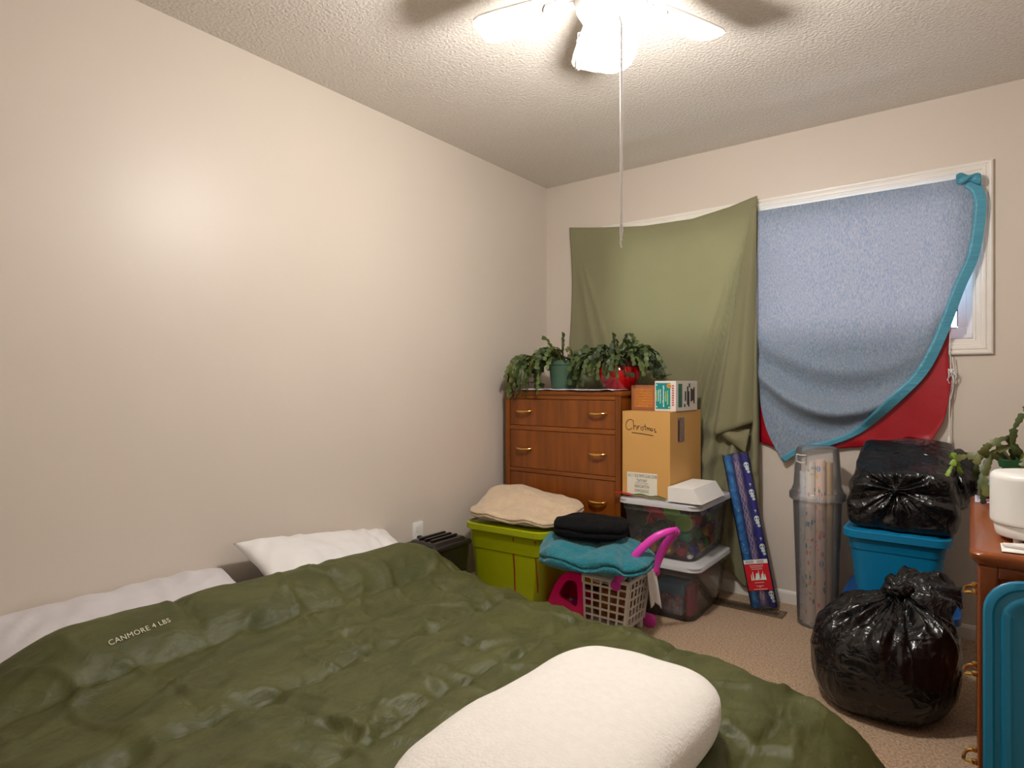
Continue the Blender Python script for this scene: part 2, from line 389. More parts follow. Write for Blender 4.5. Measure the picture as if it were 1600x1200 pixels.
HEADX = -2.005
EDGE = [(-2.1, 1.90), (-2.0, 1.93), (-1.85, 2.02), (-1.7, 2.04), (-1.4, 2.0), (-1.15, 1.95), (-.65, 1.84), (-.33, 1.79), (.0, 1.74)]
NEAR = .12; FOOTX = -.10
def bag_z(x, y, detail=True):
    E = interp(EDGE, x)
    h = .335+.125*ss(-1.62, -1.98, x)*ss(.25, .62, y)
    h += .02*math.sin(x*3.1+.4)*math.sin(y*2.7)
    # edges
    f = 1.0
    s = (E+.11-y)/.30
    if s < 1: f = min(f, math.sqrt(max(0, 1-(1-max(s, 0))**2)))
    s = (y-NEAR)/.26
    if s < 1: f = min(f, math.sqrt(max(0, 1-(1-max(s, 0))**2)))
    s = (FOOTX-x)/.24
    if s < 1: f = min(f, f*math.sqrt(max(0, 1-(1-max(s, 0))**2)))
    hs = (x-(HEADX-.035))/.09
    if hs < 1: f *= lerp(.80, 1, math.sqrt(max(0, 1-(1-max(hs, 0))**2)))
    z = h*f
    if detail:
        # quilting seams: cross seams parallel to the head edge, staggered lengthwise seams
        wx = x+.012*nz(x*3, y*3, 5)+.03*nz(x*.8, y*1.3, 2); wy = y+.02*nz(x*2, y*2, 9)
        P = .345; u = (wx+1.765)/P; k = math.floor(u); fx = abs(u-round(u))*P
        v = (wy-1.23-(.17 if k % 2 else 0))/.52; fy = abs(v-round(v))*.52
        puff = (1-math.exp(-fx/.028))*(1-.5*math.exp(-fy/.018))
        z += (.034*puff-.022)*f*ss(HEADX-.03, HEADX+.06, x)
        near = math.exp(-min(fx, fy*1.3)/.08)
        # puckers beside the seams and long creases
        qx = x+.03*nz(x*4, y*4, 6); qy = y+.03*nz(x*4+9, y*4, 2)
        r1 = max(0, 1-abs(nz(qx*7+qy*2, qy*3.2-qx, 1.7))*5)
        r2 = max(0, 1-abs(nz(qx*13+3, qy*9+qx*4, 4.1))*4)
        r3 = max(0, 1-abs(nz(qx*4-qy*6, qy*4+qx*3, 8.3))*6)
        calm = 1-.9*math.exp(-((x+1.86)/.11)**2-((y-.77)/.2)**2)
        edge = ss(HEADX-.03, HEADX+.10, x)
        z += f*calm*edge*(.0135*r1*(.35+.8*near)+.0075*r2*(.15+near)+.015*r3*(.45+.6*near)+.012*nz(x*2.6, y*2.3, 12)+.004*nz(x*9, y*9, 3)*(.3+near))
    return max(z, .004)
NX, NY = 210, 230
P = []
for i in range(NX+1):
    x = lerp(HEADX-.035, FOOTX, i/NX); row = []
    E = interp(EDGE, x)+.11
    for j in range(NY+1):
        y = lerp(NEAR, E, j/NY)
        xx = x
        if i == 0: xx = x+.012*nz(y*4, 1)
        row.append((xx, y, bag_z(x, y)))
    P.append(row)
# head edge rolls under
roll = []
for k, (dx, dz) in enumerate(((.05, -.085), (.015, -.06), (-.006, -.03))):
    roll.append([(p[0]+dx, p[1], max(.003, p[2]+dz)) for p in P[0]])
sb = G().grid(roll+P).mk('sleeping_bag', M_bag, smooth=2, label='olive green nylon sleeping bag spread over the mattress', cat='sleeping bag')
V, Fc = text_geo('CANMORE 4 LBS', .030, 1.08)
tw = max(v[0] for v in V)
tv = []
for v in V:
    y = .655+v[0]*(.165/tw); x = -1.830-.12*(v[0]*(.165/tw))-v[1]*.78
    tv.append((x, y, bag_z(x, y)+.0035))
mk('printed_lettering', tv, Fc, M_print, sb, smooth=False, label='cream printed lettering')

def pillow(name, c, a, b, T, tilt_y, tilt_x, rz, m, label, wr=.010, seed=0, n=44, k=.06, group=None):
    """a half length along local x, b half depth along y"""
    R = Matrix.Rotation(rz, 3, 'Z') @ Matrix.Rotation(tilt_y, 3, 'Y') @ Matrix.Rotation(tilt_x, 3, 'X')
    g = G()
    for sgn in (1, -1):
        P = []
        for i in range(n+1):
            u = -1+2*i/n; u = math.copysign(abs(u)**.8, u) if u else 0; row = []
            for j in range(n+1):
                v = -1+2*j/n; v = math.copysign(abs(v)**.8, v) if v else 0
                x = a*u*(1-k*(1-v*v)); y = b*v*(1-k*(1-u*u))
                t = T*(max(0, (1-u**6)*(1-v**6)))**.5*(.62+.38*(1-u*u)*(1-v*v))
                e = (1-abs(u)**8)*(1-abs(v)**8)
                q = Vector((x, y, sgn*t))
                if e > 0: q.z += sgn*e*(wr*(1-abs(nz(x*7+seed, y*11+x*3, seed)*2))+.6*wr*nz(x*16, y*16, seed+3))
                row.append(Vector(c)+R @ q)
            P.append(row)
        g.grid(P)
    return g.mk(name, m, smooth=2, label=label, cat='pillow', group=group)
p1 = pillow('bed_pillow', (-2.035, .80, .372), .255, .40, .085, math.radians(14), 0, 0, M_lav, 'pale lavender white pillow against the plain wall, half under sleeping bag', .013, 2)
seam = G()
for k in range(7): seam.box(-2.09+.008*k, -2.086+.008*k, 1.135, 1.139, .468-.002*k, .4695-.002*k)
p2 = pillow('bed_pillow', (-2.090, 1.60, .412), .165, .41, .058, math.radians(27), math.radians(-9), math.radians(2), M_cotton, 'bright white pillow against the wall nearer the outlet', .014, 9)
# white plush pillow at the foot of the bed
def soft(name, c, hx, hy, h, m, rot=0, ex=4, top=None, noise_amp=.006, nsc=9, layers=0, seed=0, N=72, Mr=26, zex=2.6, parent=None, ldepth=.05, **k):
    """soft folded thing: rounded box plan with optional fold layers round the side"""
    rings = []
    for j in range(Mr+1):
        cr, sz = sqh(j/Mr, zex)
        ring = []
        for i in range(N):
            cx, cy = sqp(i/N, ex)
            rad = cr
            if layers: rad *= 1-ldepth*(1-abs(math.sin((sz+1)/2*PI*layers))**.6)*(cr > .3)
            x = hx*cx*rad; y = hy*cy*rad; zf = (sz+1)/2
            H = h*(top(x/hx, y/hy) if top else 1)
            z = H*zf
            d = noise_amp*(nz(x*nsc+seed, y*nsc, z*nsc)+.5*nz(x*nsc*2.3, y*nsc*2.3+seed, z*nsc*2))
            x += d*cx*.8; y += d*cy*.8
            if zf > .3: z += d
            ring.append((x, y, max(z, 0)))
        rings.append(ring)
    V = []; n = N
    g = G().loft(rings)
    ca, sa = math.cos(rot), math.sin(rot)
    g.V = [(c[0]+x*ca-y*sa, c[1]+x*sa+y*ca, c[2]+z) for x, y, z in g.V]
    return g.mk(name, m, parent, smooth=2, **k)
soft('plush_pillow', (-.632, 1.045, .345), .205, .375, .165, M_foam, rot=math.radians(-3), ex=4.2, noise_amp=.004, nsc=6, zex=2.8, N=96, Mr=32,
     label='thick white plush pillow lying on top of the sleeping bag', cat='pillow')
bpy.context.view_layer.update()

# ================================================================== hung blankets
GY = 3.346
gt = [(-2.06, 2.138), (-1.85, 2.105), (-1.55, 2.068), (-1.25, 2.062), (-1.05, 2.092), (-.905, 2.128)]
gb = [(-2.10, .60), (-1.5, .55), (-1.25, .42), (-1.14, .22), (-1.03, .10), (-.974, .045), (-.93, .09), (-.885, .16)]
def green_pt(s, t):
    x = lerp(-2.06, -.905, s); zt = interp(gt, x)
    xb = lerp(-2.05, -.885, s); zb = interp(gb, xb)
    x = lerp(x, xb, t)-.02*math.sin(PI*min(1, t*2.2))*(1-s)**3*-1; z = lerp(zt, zb, t)
    drop = max(0, zt-z)
    # folds fanning from the right-hand pin
    a = (-.895-x)/(2.16-z+.02)
    A = .034*ss(0, .5, 2.1-z)*ss(.46, .08, a)
    d = A*(math.sin(2*PI*a/.085+.8)+.4*math.sin(2*PI*a/.041))
    d += .034*math.exp(-((a-.20)/.028)**2)*ss(.05, .7, 2.1-z)
    # soft folds from the left pin
    b = (x+2.06)/(2.16-z+.05)
    d += .012*ss(.03, .5, 2.1-z)*(math.exp(-((b-.22)/.03)**2)+.8*math.exp(-((b-.33)/.03)**2)-.5*math.exp(-((b-.12)/.04)**2))
    # swags low down beside the carton
    q = math.exp(-((x+1.10)/.16)**2)
    d += .022*q*(math.sin((z-.06*math.cos((x+1.1)*9))*2*PI/.17+1.1))*ss(1.05, .86, z)*ss(.2, .5, z)
    d += .008*nz(x*3, z*2.2, 1)+.004*nz(x*9, z*6, 2)
    d = max(-.02, min(d, .045 if z > .66 else .028))
    return (x, GY-d, z)
P = [[green_pt(i/110, j/120) for j in range(121)] for i in range(111)]
gr = G().grid(P).mk('green_blanket', M_green, smooth=2, label='sage green blanket pinned over one half of the window', cat='blanket')
solid(gr, .003)
# the pleat hanging in front with its turned hem
P = []
for i in range(31):
    u = i/30; col = []
    for j in range(49):
        t = j/48
        xl = lerp(-.915, -1.115, t**.9); xr = lerp(-.900, -.908, t)
        zb_ = lerp(.862, .938, u)
        if .35 < u < .42: zb_ -= .0
        z = lerp(2.07, zb_, t); x = lerp(xl, xr, u)
        d = .010+.040*t*math.sin(PI*u)**.7+.014*t*math.cos(u*9)
        col.append((x, GY-.022-max(.0, d), z))
    P.append(col)
pl = G().grid(P).mk('front_pleat', M_green, gr, smooth=2); solid(pl, .003)
P = []
for i in range(21):
    u = i/20; col = []
    for j in range(17):
        t = j/16
        x = lerp(lerp(-1.11, -1.07, t), lerp(-.93, -.955, t), u); z = lerp(lerp(.90, .865, u*0), lerp(.85, .775, u), t)
        col.append((x, GY-.030-.022*math.sin(PI*t)*math.sin(PI*u)-.01*u, z))
    P.append(col)
pl = G().grid(P).mk('turned_hem', M_green, gr, smooth=2); solid(pl, .003)

# blue blanket ------------------------------------------------------
BY = 3.358
RB = [(-.045, 2.045), (-.002, 2.035), (.035, 1.985), (.046, 1.90), (.022, 1.70), (-.028, 1.56), (-.088, 1.37), (-.158, 1.20), (-.255, 1.075), (-.415, .915), (-.555, .838), (-.685, .80), (-.776, .735)]
LB = [(-.925, 2.045), (-.92, 1.75), (-.915, 1.45), (-.91, 1.28), (-.900, 1.12), (-.885, 1.0), (-.86, .90), (-.82, .81), (-.776, .735)]
RBc = [Vector((a, 0, b)) for a, b in RB]; LBc = [Vector((a, 0, b)) for a, b in LB]
def along(C, t):
    L = [0]
    for a, b in zip(C, C[1:]): L.append(L[-1]+(b-a).length)
    q = t*L[-1]
    for i in range(len(C)-1):
        if q <= L[i+1]+1e-9: return C[i].lerp(C[i+1], (q-L[i])/(L[i+1]-L[i]))
    return C[-1]
RBs = catmull(RBc, 8); LBs = catmull(LBc, 6)
NB = 100
def blue_row(t):
    l = along(LBs, t**.9); r = along(RBs, max(0.02, t)**1.0); row = []
    for i in range(NB+1):
        s = i/NB; p = l.lerp(r, s)
        sag = .17*math.sin(PI*t)**1.2*4*s*(1-s)*ss(.05, .55, t)*ss(1.0, .75, t)
        p = p-Vector((0, 0, sag))
        if t < .02: p.z = lerp(2.047, p.z, t/.02) if s < .97 else p.z
        # swag ridges
        d = .006*nz(p.x*3, p.z*3, 7)
        amp = math.sin(PI*min(1, max(0, s*.9+.08)))**.8
        for tc, wd, h in ((.46, .026, .034), (.52, .022, -.010), (.60, .036, .080), (.69, .03, -.012), (.36, .04, .010)):
            d += h*amp*math.exp(-((t-tc)/wd)**2)*(1 if s < .6 else lerp(1, .25, (s-.6)/.4))
        d += .010*math.exp(-((s-.86)/.06)**2)*ss(0, .3, t)*ss(.6, .3, t)
        row.append((p.x, BY-max(-.012, d), p.z))
    return row
rows = [blue_row(j/110) for j in range(111)]
bl = G().grid(rows).mk('blue_blanket', M_blue, smooth=2, label='blue knitted blanket with turquoise satin edge hung over window', cat='blanket')
solid(bl, .004)
# satin binding follows the free edge
edge = [Vector(r[-1]) for r in rows[2:]]; inner = []
bw = .042
for i, p in enumerate(edge):
    d = (edge[min(i+1, len(edge)-1)]-edge[max(i-1, 0)]); d.y = 0; d.normalize()
    nrm = Vector((d.z, 0, -d.x))
    wd = bw*lerp(1, .6, ss(.62, .8, i/len(edge)))
    q_ = p+nrm*wd
    near_ = [b_[1] for r_ in rows[max(0, i-12):i+30] for b_ in r_[40::2] if (b_[0]-q_.x)**2+(b_[2]-q_.z)**2 < .0012]
    q_.y = min([p.y]+near_)-.002; inner.append(q_)
P = []
for i, (p, q) in enumerate(zip(edge, inner)):
    rip = .0016*math.sin(i*1.9)
    P.append([p+Vector((.001, .003, 0)), p+Vector((.002, -.0055, 0)), p.lerp(q, .33)+Vector((0, -.0058+rip*.5, 0)), p.lerp(q, .66)+Vector((0, -.0058-rip*.5, 0)), q+Vector((0, -.0055, 0))])
bd = G().grid(P).mk('satin_binding', M_satin, bl, smooth=True); solid(bd, .0015)
# bunched corner where it is pinned
g = G()
P = []
for i in range(25):
    u = i/24; row = []
    for j in range(9):
        v = j/8
        x = lerp(-.058, .030, u); z = 2.062-.038*v-.018*u*u+.006*math.sin(u*9+v*3)
        row.append((x, BY-.012-.014*math.sin(PI*v)*(1+.5*math.sin(u*12+v*4)), z))
    P.append(row)
kb = g.grid(P).mk('bunched_corner', M_satin, bl, smooth=2); solid(kb, .003)

# red sheet behind ---------------------------------------------------
rb = [(-.90, .83), (-.78, .79), (-.6, .81), (-.45, .83), (-.33, .85), (-.24, .888), (-.155, .87), (-.10, .98), (-.08, 1.12)]
P = []
for i in range(61):
    x = lerp(-.90, -.082, i/60); zb_ = interp(rb, x); col = []
    for j in range(51):
        t = j/50; z = lerp(1.30+.17*ss(-.22, -.1, x), zb_, t)
        xx = x+.006*math.sin(t*9)*(i/60)
        d = .006*nz(x*5, z*4, 4)+.012*ss(.3, 1, t)*math.sin(x*17+z*3)
        if 1: d += .010*ss(.93, 1, t)*math.sin(x*31)
        col.append((xx, 3.3795-max(0, d+.006)*.8, z))
    P.append(col)
rd = G().grid(P).mk('red_sheet', M_red, smooth=2, label='glossy dark red sheet showing below the blue blanket', cat='sheet'); solid(rd, .001)

# blind cord
g = G()
g.tube(catmull([(-.079, 3.372, 1.47), (-.082, 3.371, 1.30), (-.078, 3.373, 1.22), (-.083, 3.372, 1.0), (-.084, 3.372, .90)], 6), .0022, 6)
g.tube(catmull([(-.072, 3.372, 1.26), (-.066, 3.372, 1.20), (-.070, 3.372, 1.12), (-.078, 3.372, 1.07)], 6), .0018, 6)
for k in range(9):
    a = k*1.3
    g.tube(catmull([(-.078+.010*math.sin(a), 3.372, 1.205), (-.072+.016*math.cos(a*1.7), 3.364, 1.185-.004*k), (-.080+.012*math.sin(a*2.1), 3.374, 1.17-.006*k), (-.076, 3.370, 1.15-.005*k)], 4), .0016, 5)
cdj = g.mk('blind_cord', M_cotton, label='knotted white blind cord hanging beside the red sheet', cat='cord')
G().lathe((-.084, 3.372, .868), [(.001, 0), (.007, .001), (.0075, .012), (.005, .03), (.002, .036)], 10).mk('tassel', M_white, cdj)

# ================================================================== chest of drawers
CX0, CX1, CY0, CY1, CT = -2.212, -1.444, 2.862, 3.30, 1.10
ch = thing('chest_of_drawers', ((CX0+CX1)/2, (CY0+CY1)/2, 0), 'tall warm brown wooden chest of drawers with brass pulls', 'chest')
g = G()
g.box(CX0+.008, CX0+.040, CY0, CY1, 0, CT-.028, .004).mk('side_panel', M_wood, ch, smooth=False)
G().box(CX1-.040, CX1-.008, CY0, CY1, 0, CT-.028, .004).mk('side_panel', M_wood, ch, smooth=False)
G().box(CX0+.04, CX1-.04, CY1-.02, CY1-.005, .05, CT-.03).mk('back_panel', M_wood, ch, smooth=False)
g = G()
g.loft([rr((CX0+CX1)/2, (CY0+CY1)/2, (CX1-CX0)/2-e, (CY1-CY0)/2-e, .012, z, 4) for z, e in ((CT-.030, .006), (CT-.026, 0), (CT-.016, -.004), (CT-.006, -.003), (CT, .004))])
g.mk('top', M_woodh, ch)
for z0, z1 in ((1.052, 1.072), (.872, .897), (.630, .652), (.385, .407), (.06, .12)):
    G().box(CX0+.04, CX1-.04, CY0+.002, CY0+.03, z0, z1, .003).mk('rail', M_woodh, ch, smooth=False)
for z0, z1, hz in ((.899, 1.050, .981), (.654, .870, .767), (.409, .628, .515), (.122, .383, .26)):
    d = G().box(CX0+.043, CX1-.043, CY0+.006, CY0+.026, z0, z1, .003).mk('drawer', M_wood, ch, smooth=False)
    G().box(CX0+.05, CX1-.05, CY0+.026, CY1-.03, z0+.01, z1-.02).mk('drawer_box', M_wood, d, smooth=False)
    for hx in (-2.060, -1.582):
        g = G(); hw = .054
        g.tube(catmull([(hx-hw, CY0-.006, hz+.004), (hx-hw*.7, CY0-.022, hz), (hx, CY0-.027, hz-.003), (hx+hw*.7, CY0-.022, hz), (hx+hw, CY0-.006, hz+.004)], 5), [.003+.0045*math.sin(PI*k/20) for k in range(21)], 8)
        for q in (-.55, .55): g.tube([(hx+q*hw, CY0+.006, hz), (hx+q*hw, CY0-.022, hz)], .004, 8)
        g.mk('handle', M_brass, d)

# doily on the chest
P = []
for i in range(41):
    u = i/40; row = []
    for j in range(13):
        v = j/12
        x = lerp(-2.16, -1.49, u); y = lerp(2.853+.006*math.sin(u*60), 3.22, v)
        if u > .62: y -= .010*(1-v)
        z = CT+.0035+(.010*max(0, nz(u*9, v*3, 2)) if v < .2 else .002*nz(u*9, v*4, 5)+.002)
        row.append((x, y, z))
    P.append(row)
dl = G().grid(P).mk('table_runner', M_doily, smooth=2, label='thin white lacy runner on top of the tall chest', cat='runner'); solid(dl, .002, 1)

# ------------------------------------------------------------------ plants
def segment(g, p, d, nrm, L, Wd, th=.0015):
    """one flat scalloped cactus segment from p along d"""
    d = d.normalized(); a = d.cross(nrm).normalized(); n = a.cross(d).normalized()
    pr = [(0, .22), (.25, .72), (.42, .66), (.55, 1.0), (.72, .80), (.90, 1.05), (1.0, .35)]
    V = []; F_ = []
    for t, wv in pr:
        c = p+d*L*t+n*(.10*Wd*math.sin(PI*t))
        V += [c+a*Wd*wv*.5, c+n*th, c-a*Wd*wv*.5, c-n*th]
    for i in range(len(pr)-1):
        for k in range(4): F_.append((i*4+k, i*4+(k+1) % 4, (i+1)*4+(k+1) % 4, (i+1)*4+k))
    F_.append((3, 2, 1, 0)); m = (len(pr)-1)*4; F_.append((m, m+1, m+2, m+3))
    g.add(V, F_)
def cactus(root, base, n, spread, m, seglen=.032, wid=.029, nseg=(5, 9), bias=None, rise=.9, floor=None, rnd=1, droop=.16, name='stem', keep=None):
    R = random.Random(rnd); done = 0
    while done < n:
        ang = R.uniform(0, 2*PI)
        if bias is not None and R.random() < bias[1]: ang = bias[0]+R.gauss(0, bias[2])
        p = Vector(base)+Vector((math.cos(ang)*spread*R.uniform(.2, 1), math.sin(ang)*spread*R.uniform(.2, 1), 0))
        el = R.uniform(.35, 1.35)*rise
        d = Vector((math.cos(ang)*math.cos(el), math.sin(ang)*math.cos(el), math.sin(el)))
        g = G(); k = R.randint(*nseg); L = seglen*R.uniform(.85, 1.15); nrm = Vector((R.gauss(0, .6), R.gauss(0, .6), 1)).normalized()
        ok = True
        for q in range(k):
            e = p+d*L
            if keep and not keep(e): break
            if floor is not None:
                fz = floor(e)
                if e.z < fz: d.z = max(d.z, .05); e = p+d.normalized()*L; e.z = max(e.z, fz)
                d = (e-p)
            if abs(d.normalized().dot(nrm)) > .93: nrm = Vector((R.random(), R.random(), .3)).normalized()
            segment(g, p, d, nrm, L*1.08, wid*R.uniform(.8, 1.2))
            p = e; d = d.normalized(); d.z -= droop*R.uniform(.6, 1.6)*(1+q*.25); d.x += R.gauss(0, .20); d.y += R.gauss(0, .20); d.normalize()
            nrm = (nrm+Vector((R.gauss(0, .25), R.gauss(0, .25), R.gauss(0, .25)))).normalized()
        if g.V: g.mk(name, R.choice(m), root, smooth=True); done += 1
Z0 = CT+.006
pa = thing('potted_plant', (-1.925, 3.06, Z0), 'leafy holiday cactus in grey green pot, trailing over the chest front', 'plant', 'potted plants on the tall chest')
G().lathe((-1.925, 3.06, Z0), [(.001, 0), (.066, 0), (.07, .004), (.084, .14), (.090, .142), (.091, .168), (.085, .169), (.080, .15), (.001, .15)], 32).mk('pot', M_gpot, pa)
G().lathe((-1.925, 3.06, Z0), [(.001, .148), (.075, .148), (.078, .155), (.04, .162), (.001, .164)], 20).mk('soil', M_soil, pa)
g = G()
for k in range(5): g.box(-1.885+.0, -1.85, 2.9795-.004+.001*k, 2.9805-.002+.001*k, Z0+.05+.012*k, Z0+.054+.012*k)
fl1 = lambda e: (CT+.012 if e.y > 2.84 else -1)
cactus(pa, (-1.925, 3.06, Z0+.16), 40, .05, [M_leaf, M_leaf, M_leafd], bias=(PI*1.12, .72, .45), floor=fl1, rnd=3, nseg=(5, 8), rise=.75, droop=.22, keep=lambda e: e.x > -2.24 and e.y < 3.30)
cactus(pa, (-2.02, 2.98, Z0+.17), 44, .05, [M_leaf, M_leaf, M_leafo], bias=(PI*1.32, .85, .35), floor=fl1, rnd=8, nseg=(7, 11), rise=.35, droop=.26, keep=lambda e: e.x > -2.24 and e.y < 3.30 and e.z > .97)
cactus(pa, (-1.90, 3.04, Z0+.16), 32, .06, [M_leafd, M_leaf, M_leafo], floor=fl1, rnd=13, nseg=(3, 6), rise=.9, droop=.2, keep=lambda e: e.x > -2.24 and e.y < 3.30)
pb = thing('potted_plant', (-1.555, 3.05, Z0), 'leafy holiday cactus in a round red glazed pot', 'plant', 'potted plants on the tall chest')
G().lathe((-1.555, 3.05, Z0), [(.001, 0), (.068, 0), (.08, .008), (.108, .055), (.116, .085), (.112, .118), (.108, .124), (.100, .122), (.098, .10), (.001, .095)], 40).mk('pot', M_rpot, pb)
G().lathe((-1.555, 3.05, Z0), [(.098, .108), (.104, .108), (.107, .124), (.106, .148), (.112, .156), (.108, .162), (.098, .158), (.096, .13)], 40).mk('pot_collar', M_dpot, pb)
G().lathe((-1.555, 3.05, Z0), [(.001, .10), (.094, .10), (.095, .142), (.05, .15), (.001, .152)], 20).mk('soil', M_soil, pb)
fl2 = lambda e: (CT+.012 if e.y > 2.84 and e.x < -1.455 else 1.16)
cactus(pb, (-1.555, 3.05, Z0+.15), 54, .07, [M_leafd, M_leafd, M_leaf], floor=fl2, rnd=21, nseg=(5, 9), rise=.95, droop=.26, keep=lambda e: e.y < 3.30)
cactus(pb, (-1.63, 3.02, Z0+.16), 36, .05, [M_leafd, M_leaf], bias=(PI*1.08, .9, .35), floor=fl2, rnd=31, nseg=(5, 8), rise=.6, droop=.28, keep=lambda e: e.y < 3.30)
cactus(pb, (-1.50, 3.02, Z0+.16), 30, .05, [M_leafd, M_leaf], bias=(.1, .9, .4), floor=fl2, rnd=41, nseg=(5, 8), rise=.7, droop=.28, keep=lambda e: e.y < 3.30 and e.x < -1.30)

# ================================================================== clear totes with lids, carton and boxes
def tote(name, c, hx, hy, h, m, mlid, label, label_lid, taper=.035, z0=0, lid_t=.028, rim=.02, group=None, lid_over=.014, corner=.05, ribs=True, cat='storage box'):
    t = thing(name, (c[0], c[1], z0), label, cat, group)
    g = G(); wt = .0035; rings = []
    prof = [(0, -.006), (.006, 0), (h*.10, .002), (h*.12, .006), (h*.16, .006), (h*.80, taper*.82), (h*.82, taper*.82+.006), (h*.965, taper), (h*.97, taper+rim*.6), (h, taper+rim*.6)]
    bx, by = hx-taper-rim*.6, hy-taper-rim*.6
    for z, e in prof: rings.append(rr(c[0], c[1], bx+e, by+e, corner, z0+z, 7))
    g.loft(rings, True, False).mk('tub', m, t)
    lz = z0+h
    g = G(); lh = [(-.020, lid_over), (-.020, lid_over+.006), (0, lid_over+.004), (.004, lid_over), (.004, -.012), (lid_t-.018, -.022), (lid_t-.016, -.030)]
    bx, by = hx, hy
    rings = [rr(c[0], c[1], bx+e-lid_over-.004, by+e-lid_over-.004, corner+.006, lz+z+.001, 7) for z, e in lh]
    under = [rr(c[0], c[1], bx-lid_over-.036, by-lid_over-.036, corner, lz+.004, 7), rr(c[0], c[1], bx-.004, by-.004, corner+.003, lz+.0015, 7)]
    l = G().loft(rings+[]).mk('lid', mlid, t)
    return t
LT = tote('clear_storage_tote', (-1.227, 3.040), .212, .256, .272, M_clear, M_lidw, 'lower clear plastic storage tote with white lid on the carpet', '')
UT = tote('clear_storage_tote', (-1.226, 3.045), .212, .256, .272, M_clear, M_lidw, 'upper clear plastic tote full of holiday ornaments', '', z0=.288)
LZ = .288+.272+.013      # flat top of the upper lid

# carton marked Christmas
KX0, KX1, KY0, KY1, KZ0, KZ1 = -1.432, -1.176, 2.840, 3.265, LZ, 1.0
ct = thing('cardboard_carton', ((KX0+KX1)/2, (KY0+KY1)/2, KZ0), 'tall brown cardboard carton marked Christmas standing on the clear tote', 'carton')
G().box(KX0, KX1, KY0, KY1, KZ0, KZ1-.004, .003).mk('body', M_card, ct, smooth=False)
ym = (KY0+KY1)/2
G().box(KX0+.001, KX1-.001, KY0+.001, ym-.001, KZ1-.004, KZ1-.0005).mk('flap', M_card, ct, smooth=False)
G().box(KX0+.001, KX1-.001, ym+.001, KY1-.001, KZ1-.004, KZ1-.0005).mk('flap', M_card, ct, smooth=False)
LX0, LX1, LB0, LB1 = -1.404, -1.242, .582, .692
lb = G().box(LX0, LX1, KY0-.0012, KY0-.0002, LB0, LB1).mk('shipping_label', M_label, ct, smooth=False, label='cream printed label')
g = G()
def face_text(g, s, size, x0, x1, z, yy, align=.5, maxw=None, hs=None):
    V, Fc = text_geo(s, size); w0 = min(v[0] for v in V); w1 = max(v[0] for v in V); sx = 1
    W = w1-w0
    if maxw: sx = maxw/W
    xs = lerp(x0, x1-W*sx, align)
    g.add([(xs+(v[0]-w0)*sx, yy, z+v[1]) for v in V], Fc)
yy = KY0-.0018
face_text(g, '0 6 2 1 7 8.25 WHITE GLASS COVER', .022, LX0+.006, LX1-.004, .669, yy, 0, .156)
face_text(g, '"DAYS INN"', .020, LX0, LX1, .646, yy, .5, .056)
face_text(g, 'MADE IN CHINA', .007, LX0, LX1, .637, yy, .5, .07)
face_text(g, '5000/CARTON', .020, LX0, LX1, .617, yy, .5, .078)
face_text(g, 'ZWMG250/DGC', .020, LX0, LX1, .594, yy, .5, .078)
g.mk('label_print', M_ink, lb, smooth=False)
# handwriting: Christmas, underlined
H = G(); hx0, hz0 = -1.414, .905
def stroke(pts, r=.0014):
    H.tube(catmull([(hx0+a, KY0-.0012, hz0+b) for a, b in pts], 5), r, 6, .5, up=(0, 1, 0))
stroke([(.040, .046), (.032, .053), (.018, .050), (.006, .036), (.003, .018), (.010, .004), (.024, .001), (.038, .010)])
stroke([(.044, .050), (.046, .028), (.047, .002)]); stroke([(.047, .014), (.054, .024), (.060, .018), (.062, .002)])
stroke([(.068, .022), (.069, .002)]); stroke([(.069, .012), (.074, .021), (.080, .021)])
stroke([(.086, .019), (.087, .002)]); stroke([(.086, .030), (.087, .028)])
stroke([(.101, .019), (.094, .016), (.099, .009), (.096, .001), (.090, .001)])
stroke([(.108, .034), (.109, .010), (.112, .001)]); stroke([(.102, .021), (.116, .020)])
stroke([(.118, .016), (.119, .001)]); stroke([(.119, .009), (.124, .015), (.127, .001)]); stroke([(.127, .009), (.132, .014), (.135, .000)])
stroke([(.147, .012), (.141, .012), (.138, .004), (.142, -.001), (.147, .006), (.149, -.002)])
stroke([(.163, .010), (.156, .008), (.162, .000), (.168, -.006), (.158, -.007)])
stroke([(.036, -.014), (.08, -.016), (.12, -.020), (.152, -.024)], .0017)
H.mk('handwriting', M_ink, ct, label='black marker handwriting')
G().box(KX1+.0002, KX1+.0012, 2.935, 3.025, .845, .968).mk('side_sticker', mat('grey_sticker', (150, 132, 122), .4, var=.2, vscale=40, rgb2=(120, 96, 90)), ct, smooth=False)
G().box(KX1+.0010, KX1+.0016, 2.938, 2.958, .85, .955).mk('side_sticker', mat('maroon_ink', (86, 40, 34), .5, var=.1), ct, smooth=False)

